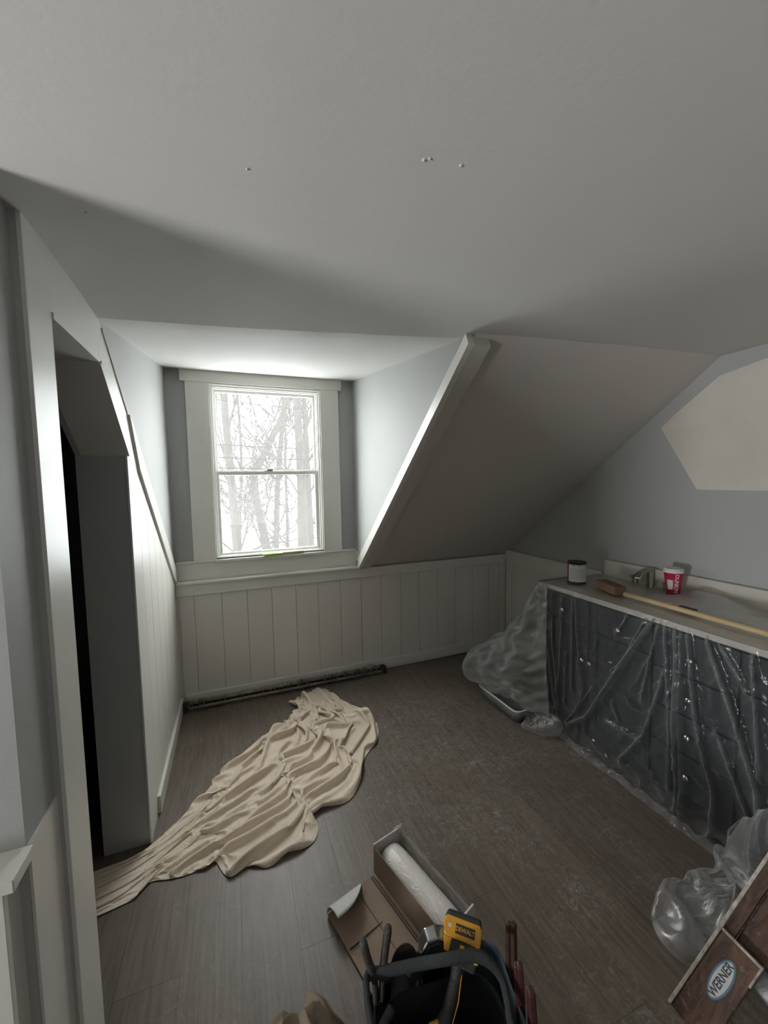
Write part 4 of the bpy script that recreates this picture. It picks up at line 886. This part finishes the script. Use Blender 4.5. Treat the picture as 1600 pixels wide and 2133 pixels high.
# cordless tool lying in the bag with its battery leaning over the far rim
bt_c = Vector((.490, .800, .380)); cdir = (Vector((0, 0, CAMH))-bt_c).normalized()
xl = (_r2*math.cos(.38)+_d2*math.sin(.38)); xl = (xl-cdir*xl.dot(cdir)).normalized(); yl = -cdir; zl = xl.cross(yl)
Mt = Matrix((xl, yl, zl)).transposed().to_4x4(); S_ = .74
dr = thing('cordless_tool', (0, 0, 0), 'yellow and black cordless power tool lying in the tool bag, battery upwards', 'power tool')
dr.matrix_world = Matrix.Translation(bt_c - zl*.272*S_) @ Mt @ Matrix.Scale(S_, 4)
def D(name, b, m, parent=dr, **k): return obj(name, b, m, parent, **k)
D('foot', pr([(-.040, .205), (.050, .200), (.058, .232), (.058, .266), (-.048, .266), (-.048, .240)], 1, -.036, .034, bev=.005), M_rub)
D('battery', pr([(-.056, .262), (.062, .262), (.064, .300), (.058, .318), (-.054, .318), (-.064, .300), (-.060, .275)], 1, -.041, .035, bev=.006), M_yel)
D('battery_cap', pr([(-.062, .305), (.064, .305), (.058, .330), (-.052, .330)], 1, -.040, .037, bev=.006), M_rub)
D('yellow_foot_edge', pr([(-.052, .228), (-.036, .228), (-.030, .263), (-.058, .263)], 1, -.0385, .0, bev=.002), M_yel)
D('yellow_foot_edge', pr([(.046, .222), (.058, .222), (.064, .263), (.048, .263)], 1, -.0385, .0, bev=.002), M_yel)
D('yellow_switch', bx((-.002, -.0380, .240), (.012, -.0365, .254), .0005), M_yel)
D('indicator', bx((-.028, -.0376, .228), (-.012, -.0365, .231)), M_label); D('indicator', bx((-.006, -.0376, .226), (.012, -.0365, .229)), M_label); D('indicator', bx((.018, -.0376, .224), (.034, -.0365, .227)), M_label)
D('battery_plate', bx((-.022, -.0425, .276), (.042, -.0408, .300), .0003), mat('black_plate', (.015, .014, .012), .5))
def flat_text(name, txt, size, m, parent, M, bold=0):
    o = wrap_text(name, txt, size, m, parent, 0, 0, None, 0, bold); o.matrix_local = M; return o
flat_text('lettering', 'DEWALT', .0155, M_yel, dr, Matrix.Translation((.010, -.0428, .288)) @ Matrix.Rotation(math.pi/2, 4, 'X'), .0003)
flat_text('lettering', '20', .013, M_bw0, dr, Matrix.Translation((-.042, -.0418, .290)) @ Matrix.Rotation(math.pi/2, 4, 'X'), .0003)
b = bmesh.new(); tube(b, [(.0, .0, .215), (-.004, .004, .17), (-.018, .010, .10), (-.030, .012, .06)], [.024, .019, .020, .026], 16)
for i in range(12): tube(b, [(-.002-i*.0012, .003+i*.0005, .185-i*.0075), (-.002-i*.0012, .003+i*.0005, .182-i*.0075)], .0205, 16)
D('grip', b, M_rub)
D('piping', tb([(.012, -.012, .19), (.010, -.014, .13), (-.004, -.010, .07)], .0016, 6), M_yel)
D('body', tb([(-.034, .008, .075), (-.046, .006, .055), (-.056, .004, .01), (-.064, .002, -.06), (-.070, .0, -.12)], [.012, .027, .030, .030, .024], 18, flat=.95), M_yel, smooth=True)
D('side_shell', tb([(-.018, .012, .06), (-.030, .010, .0), (-.040, .008, -.08)], [.026, .028, .026], 14), M_rub, smooth=True)
b = bmesh.new()
for i in range(5): box(b, (-.072+i*.008, -.0290+.0006*abs(i-2), -.028), (-.0685+i*.008, -.0235, -.010))
D('vent', b, M_rub)
b = bmesh.new(); lathe(b, [(.0075, .0), (.0075, .006), (.004, .0062)], 16, Matrix.Translation((-.060, -.0215, .032)) @ Matrix.Rotation(math.pi/2, 4, 'X')); D('screw', b, M_rub)
b = bmesh.new(); lathe(b, [(.0055, .0), (.0055, .006), (.003, .0062)], 16, Matrix.Translation((-.046, -.0225, .012)) @ Matrix.Rotation(math.pi/2, 4, 'X')); D('screw', b, M_rub)
D('switch_plate', bx((-.078, -.030, -.075), (-.052, -.024, -.036), .002), mat('amber_label', (.22, .09, .02), .5))
# pry bars and chisels with red ends along the right side pocket
M_red = mat('dark_red_handle', (.060, .018, .020), .5, bump=(50, .1), var=(20, .15)); M_rust = mat('brown_handle', (.055, .026, .016), .55, bump=(50, .1), var=(20, .2))
for i, (x_, y_, zt_, m, w_, lb, nm) in enumerate([(.588, .738, .42, M_rust, .0075, 'brown handled chisel, farthest of the tools outside the bag', 'chisel'), (.604, .730, .42, M_rust, .0085, 'brown handled file with a flat top, second of the tools outside the bag', 'file'),
     (.570, .668, .405, M_red, .0065, 'thin dark red handled chisel outside the bag, between the brown and the nearest red handles', 'chisel'), (.583, .664, .41, M_red, .0085, 'dark red handled chisel with rounded top, second nearest to the camera', 'chisel'), (.584, .628, .40, M_red, .0105, 'thickest dark red handled chisel, nearest to the camera', 'chisel')]):
    q = thing(nm, (x_, y_, .06), lb, nm, rot=(math.radians(-3), math.radians(2), math.radians(20*i)))
    obj('handle', bx((-w_, -w_*.8, .16), (w_, w_*.8, zt_-.06), w_*.45), m, q); obj('blade', bx((-w_*.7, -.002, 0), (w_*.7, .002, .16), .0005), M_steelg, q)
obj('tool_loop', bx((.165, -.04, .14), (.235, .11, .16), .006), M_bag, bag)

# ================================================================ WOODEN STEPLADDER
def m_plyw():
    def ex(m, N, L, B, tc):
        mp = N.new('ShaderNodeMapping'); mp.inputs['Scale'].default_value = (3, 12, 12); L.new(tc.outputs['Object'], mp.inputs[0])
        nz = N.new('ShaderNodeTexNoise'); nz.inputs['Scale'].default_value = 2.2; nz.inputs['Detail'].default_value = 6; nz.inputs['Distortion'].default_value = 2.2; L.new(mp.outputs[0], nz.inputs['Vector'])
        cr = N.new('ShaderNodeValToRGB'); e = cr.color_ramp.elements; e[0].position = .35; e[0].color = (.040, .014, .007, 1); e[1].position = .72; e[1].color = (.135, .066, .036, 1); L.new(nz.outputs['Fac'], cr.inputs[0])
        n2 = N.new('ShaderNodeTexNoise'); n2.inputs['Scale'].default_value = 42; n2.inputs['Detail'].default_value = 5; L.new(tc.outputs['Object'], n2.inputs['Vector']); mr = N.new('ShaderNodeMapRange'); mr.inputs['From Min'].default_value = .62; mr.inputs['From Max'].default_value = .72; L.new(n2.outputs['Fac'], mr.inputs['Value'])
        mx = N.new('ShaderNodeMix'); mx.data_type = 'RGBA'; mu = N.new('ShaderNodeMath'); mu.operation = 'MULTIPLY'; mu.inputs[1].default_value = .25; L.new(mr.outputs[0], mu.inputs[0]); L.new(mu.outputs[0], mx.inputs['Factor']); L.new(cr.outputs[0], mx.inputs[6]); mx.inputs[7].default_value = (.42, .38, .33, 1)
        L.new(mx.outputs[2], B.inputs['Base Color'])
    return mat('stained_ladder_wood', (.15, .08, .05), .6, extra=ex)
M_ply = m_plyw(); M_chip = mat('paint_spattered_edge', (.40, .36, .31), .7, bump=(90, .4), var=(55, .45))
# folded wooden stepladder leaning from the floor onto the front edge of the counter
LF = Vector((1.126, .697, .004)); la = Vector((.58904, -.1393, .796)).normalized(); lw = Vector((.0888, -.9679, -.2351)); lw = (lw-la*lw.dot(la)).normalized(); ln = la.cross(lw)
if ln.z < 0: ln = -ln
ly = ln.cross(la)   # points to the far side, text reads up the ladder
ld = thing('stepladder', LF, 'worn brown wooden stepladder with an oval maker badge near its foot', 'ladder')
ld.matrix_world = Matrix.Translation(LF) @ Matrix((la, ly, ln)).transposed().to_4x4()
# local x runs up the ladder, y across it, z out of its face
obj('foot_plate', bx((.0, -.098, -.004), (.262, -.004, .010), .003), M_ply, ld)
obj('rail', bx((.0, -.030, -.028), (1.08, .0, -.0045), .002), M_ply, ld)
obj('painted_edge', bx((-.002, -.0035, -.030), (1.08, .005, .012), .0015), M_chip, ld)
obj('step_board', bx((.250, -.33, -.050), (.62, -.031, -.028), .003), M_ply, ld)
obj('step_board', bx((.80, -.33, -.050), (.90, -.031, -.028), .003), M_ply, ld)
obj('rail', bx((.25, -.355, -.060), (1.08, -.331, -.0045), .002), M_ply, ld)
obj('seam_edge', bx((.258, -.098, -.003), (.265, -.004, .013), .001), M_chip, ld)
obj('side_edge', bx((.20, -.099, -.004), (.266, -.094, .012), .001), M_chip, ld)
obj('metal_brace', tb([(.235, -.07, -.016), (.225, -.13, -.020), (.215, -.24, -.035), (.20, -.34, -.05)], [.030, .030, .030, .030], 14, flat=.25, up=(1, 0, 0)), mat('scuffed_aluminium', (.16, .16, .155), .45, .6, bump=(30, .3), var=(14, .3)), ld, smooth=True)
M_bd = mat('badge_navy', (.020, .032, .050), .45); M_bl = mat('badge_blue', (.10, .17, .24), .45); M_bw = mat('badge_white', (.55, .56, .55), .5)
def ell(name, a_, b_, z, m, th=.0006):
    P = [(a_*math.cos(t), b_*math.sin(t)) for t in [2*math.pi*i/48 for i in range(48)]]; return pr(P, 2, z, z+th)
MB_ = Matrix.Translation((.158, -.052, .0102)) @ Matrix.Rotation(math.radians(0), 4, 'Z')
for nm, a_, b_, z, m in [('badge', .061, .0235, 0, M_bd), ('badge_ring', .058, .0205, .0007, M_bl), ('badge_face', .053, .0165, .0014, M_bw)]:
    o = obj(nm, ell(nm, a_, b_, z, m), m, ld); o.matrix_local = MB_
o = flat_text('lettering', 'WERNER', .0245, M_bd, ld, MB_ @ Matrix.Translation((0, 0, .0024)), .0007)

# ---------------------------------------------------------------- plaster crumbs and closet bundle
b = bmesh.new(); R_ = random.Random(11)
def crumb(x, y, s):
    if x > 1.70 or (.36 < x < .76 and .9 < y < 1.46): return
    z = s*.5; vs = [b.verts.new((x+R_.uniform(-s, s), y+R_.uniform(-s, s), max(0.0005, z*R_.uniform(0, 2)))) for _ in range(4)]
    for f in ((0, 1, 2), (0, 2, 3), (0, 3, 1), (1, 3, 2)): b.faces.new([vs[i] for i in f])
for cx, cy, sp, n_ in [(.135, 1.44, .05, 26), (-.19, 1.41, .02, 6), (.84, .94, .03, 6), (-.08, 1.21, .03, 6), (.6, 1.9, .25, 22), (1.3, 1.6, .4, 50), (1.2, 2.4, .35, 60), (1.75, 2.75, .15, 60), (.45, 2.84, .3, 24), (.2, 2.62, .1, 8), (.3, 1.25, .35, 30), (1.0, 1.1, .4, 24)]:
    for _ in range(n_): crumb(R_.gauss(cx, sp), R_.gauss(cy, sp), R_.uniform(.0012, .0035))
obj('plaster_crumbs', b, M_bw, kind='stuff', label='white plaster crumbs scattered over the dark floor', cat='debris')
cb = thing('closet_bundle', (-.72, 2.1, 0), 'black bundle standing in the dark closet behind the opening', 'bundle')
def fcb(u, v):
    a = 2*math.pi*u; r = (.10+.02*sn(math.cos(a)*2, math.sin(a)*2, v*4))*math.sqrt(max(0, 1-(v**4)*.98)); return (r*math.cos(a), r*math.sin(a)*1.3, .62*v+.02*sn(u*8, v*5))
gridmesh('bundle_fabric', fcb, 40, 24, M_bag, cb, closed_u=True)

# small blemishes in the ceiling plaster
b = bmesh.new()
for x, y, r_ in [(.349, .681, .0045), (.358, .675, .003), (.420, .671, .004), (.05, .80, .003), (-.26, 1.03, .003), (.2, .45, .002)]:
    lathe(b, [(r_, .004), (r_*.8, -.0015), (r_*.2, -.003)], 10, Matrix.Translation((x, y, zceil(x, y))))
obj('blemish', b, M_ceil, bpy.data.objects['ceiling'], kind='stuff')
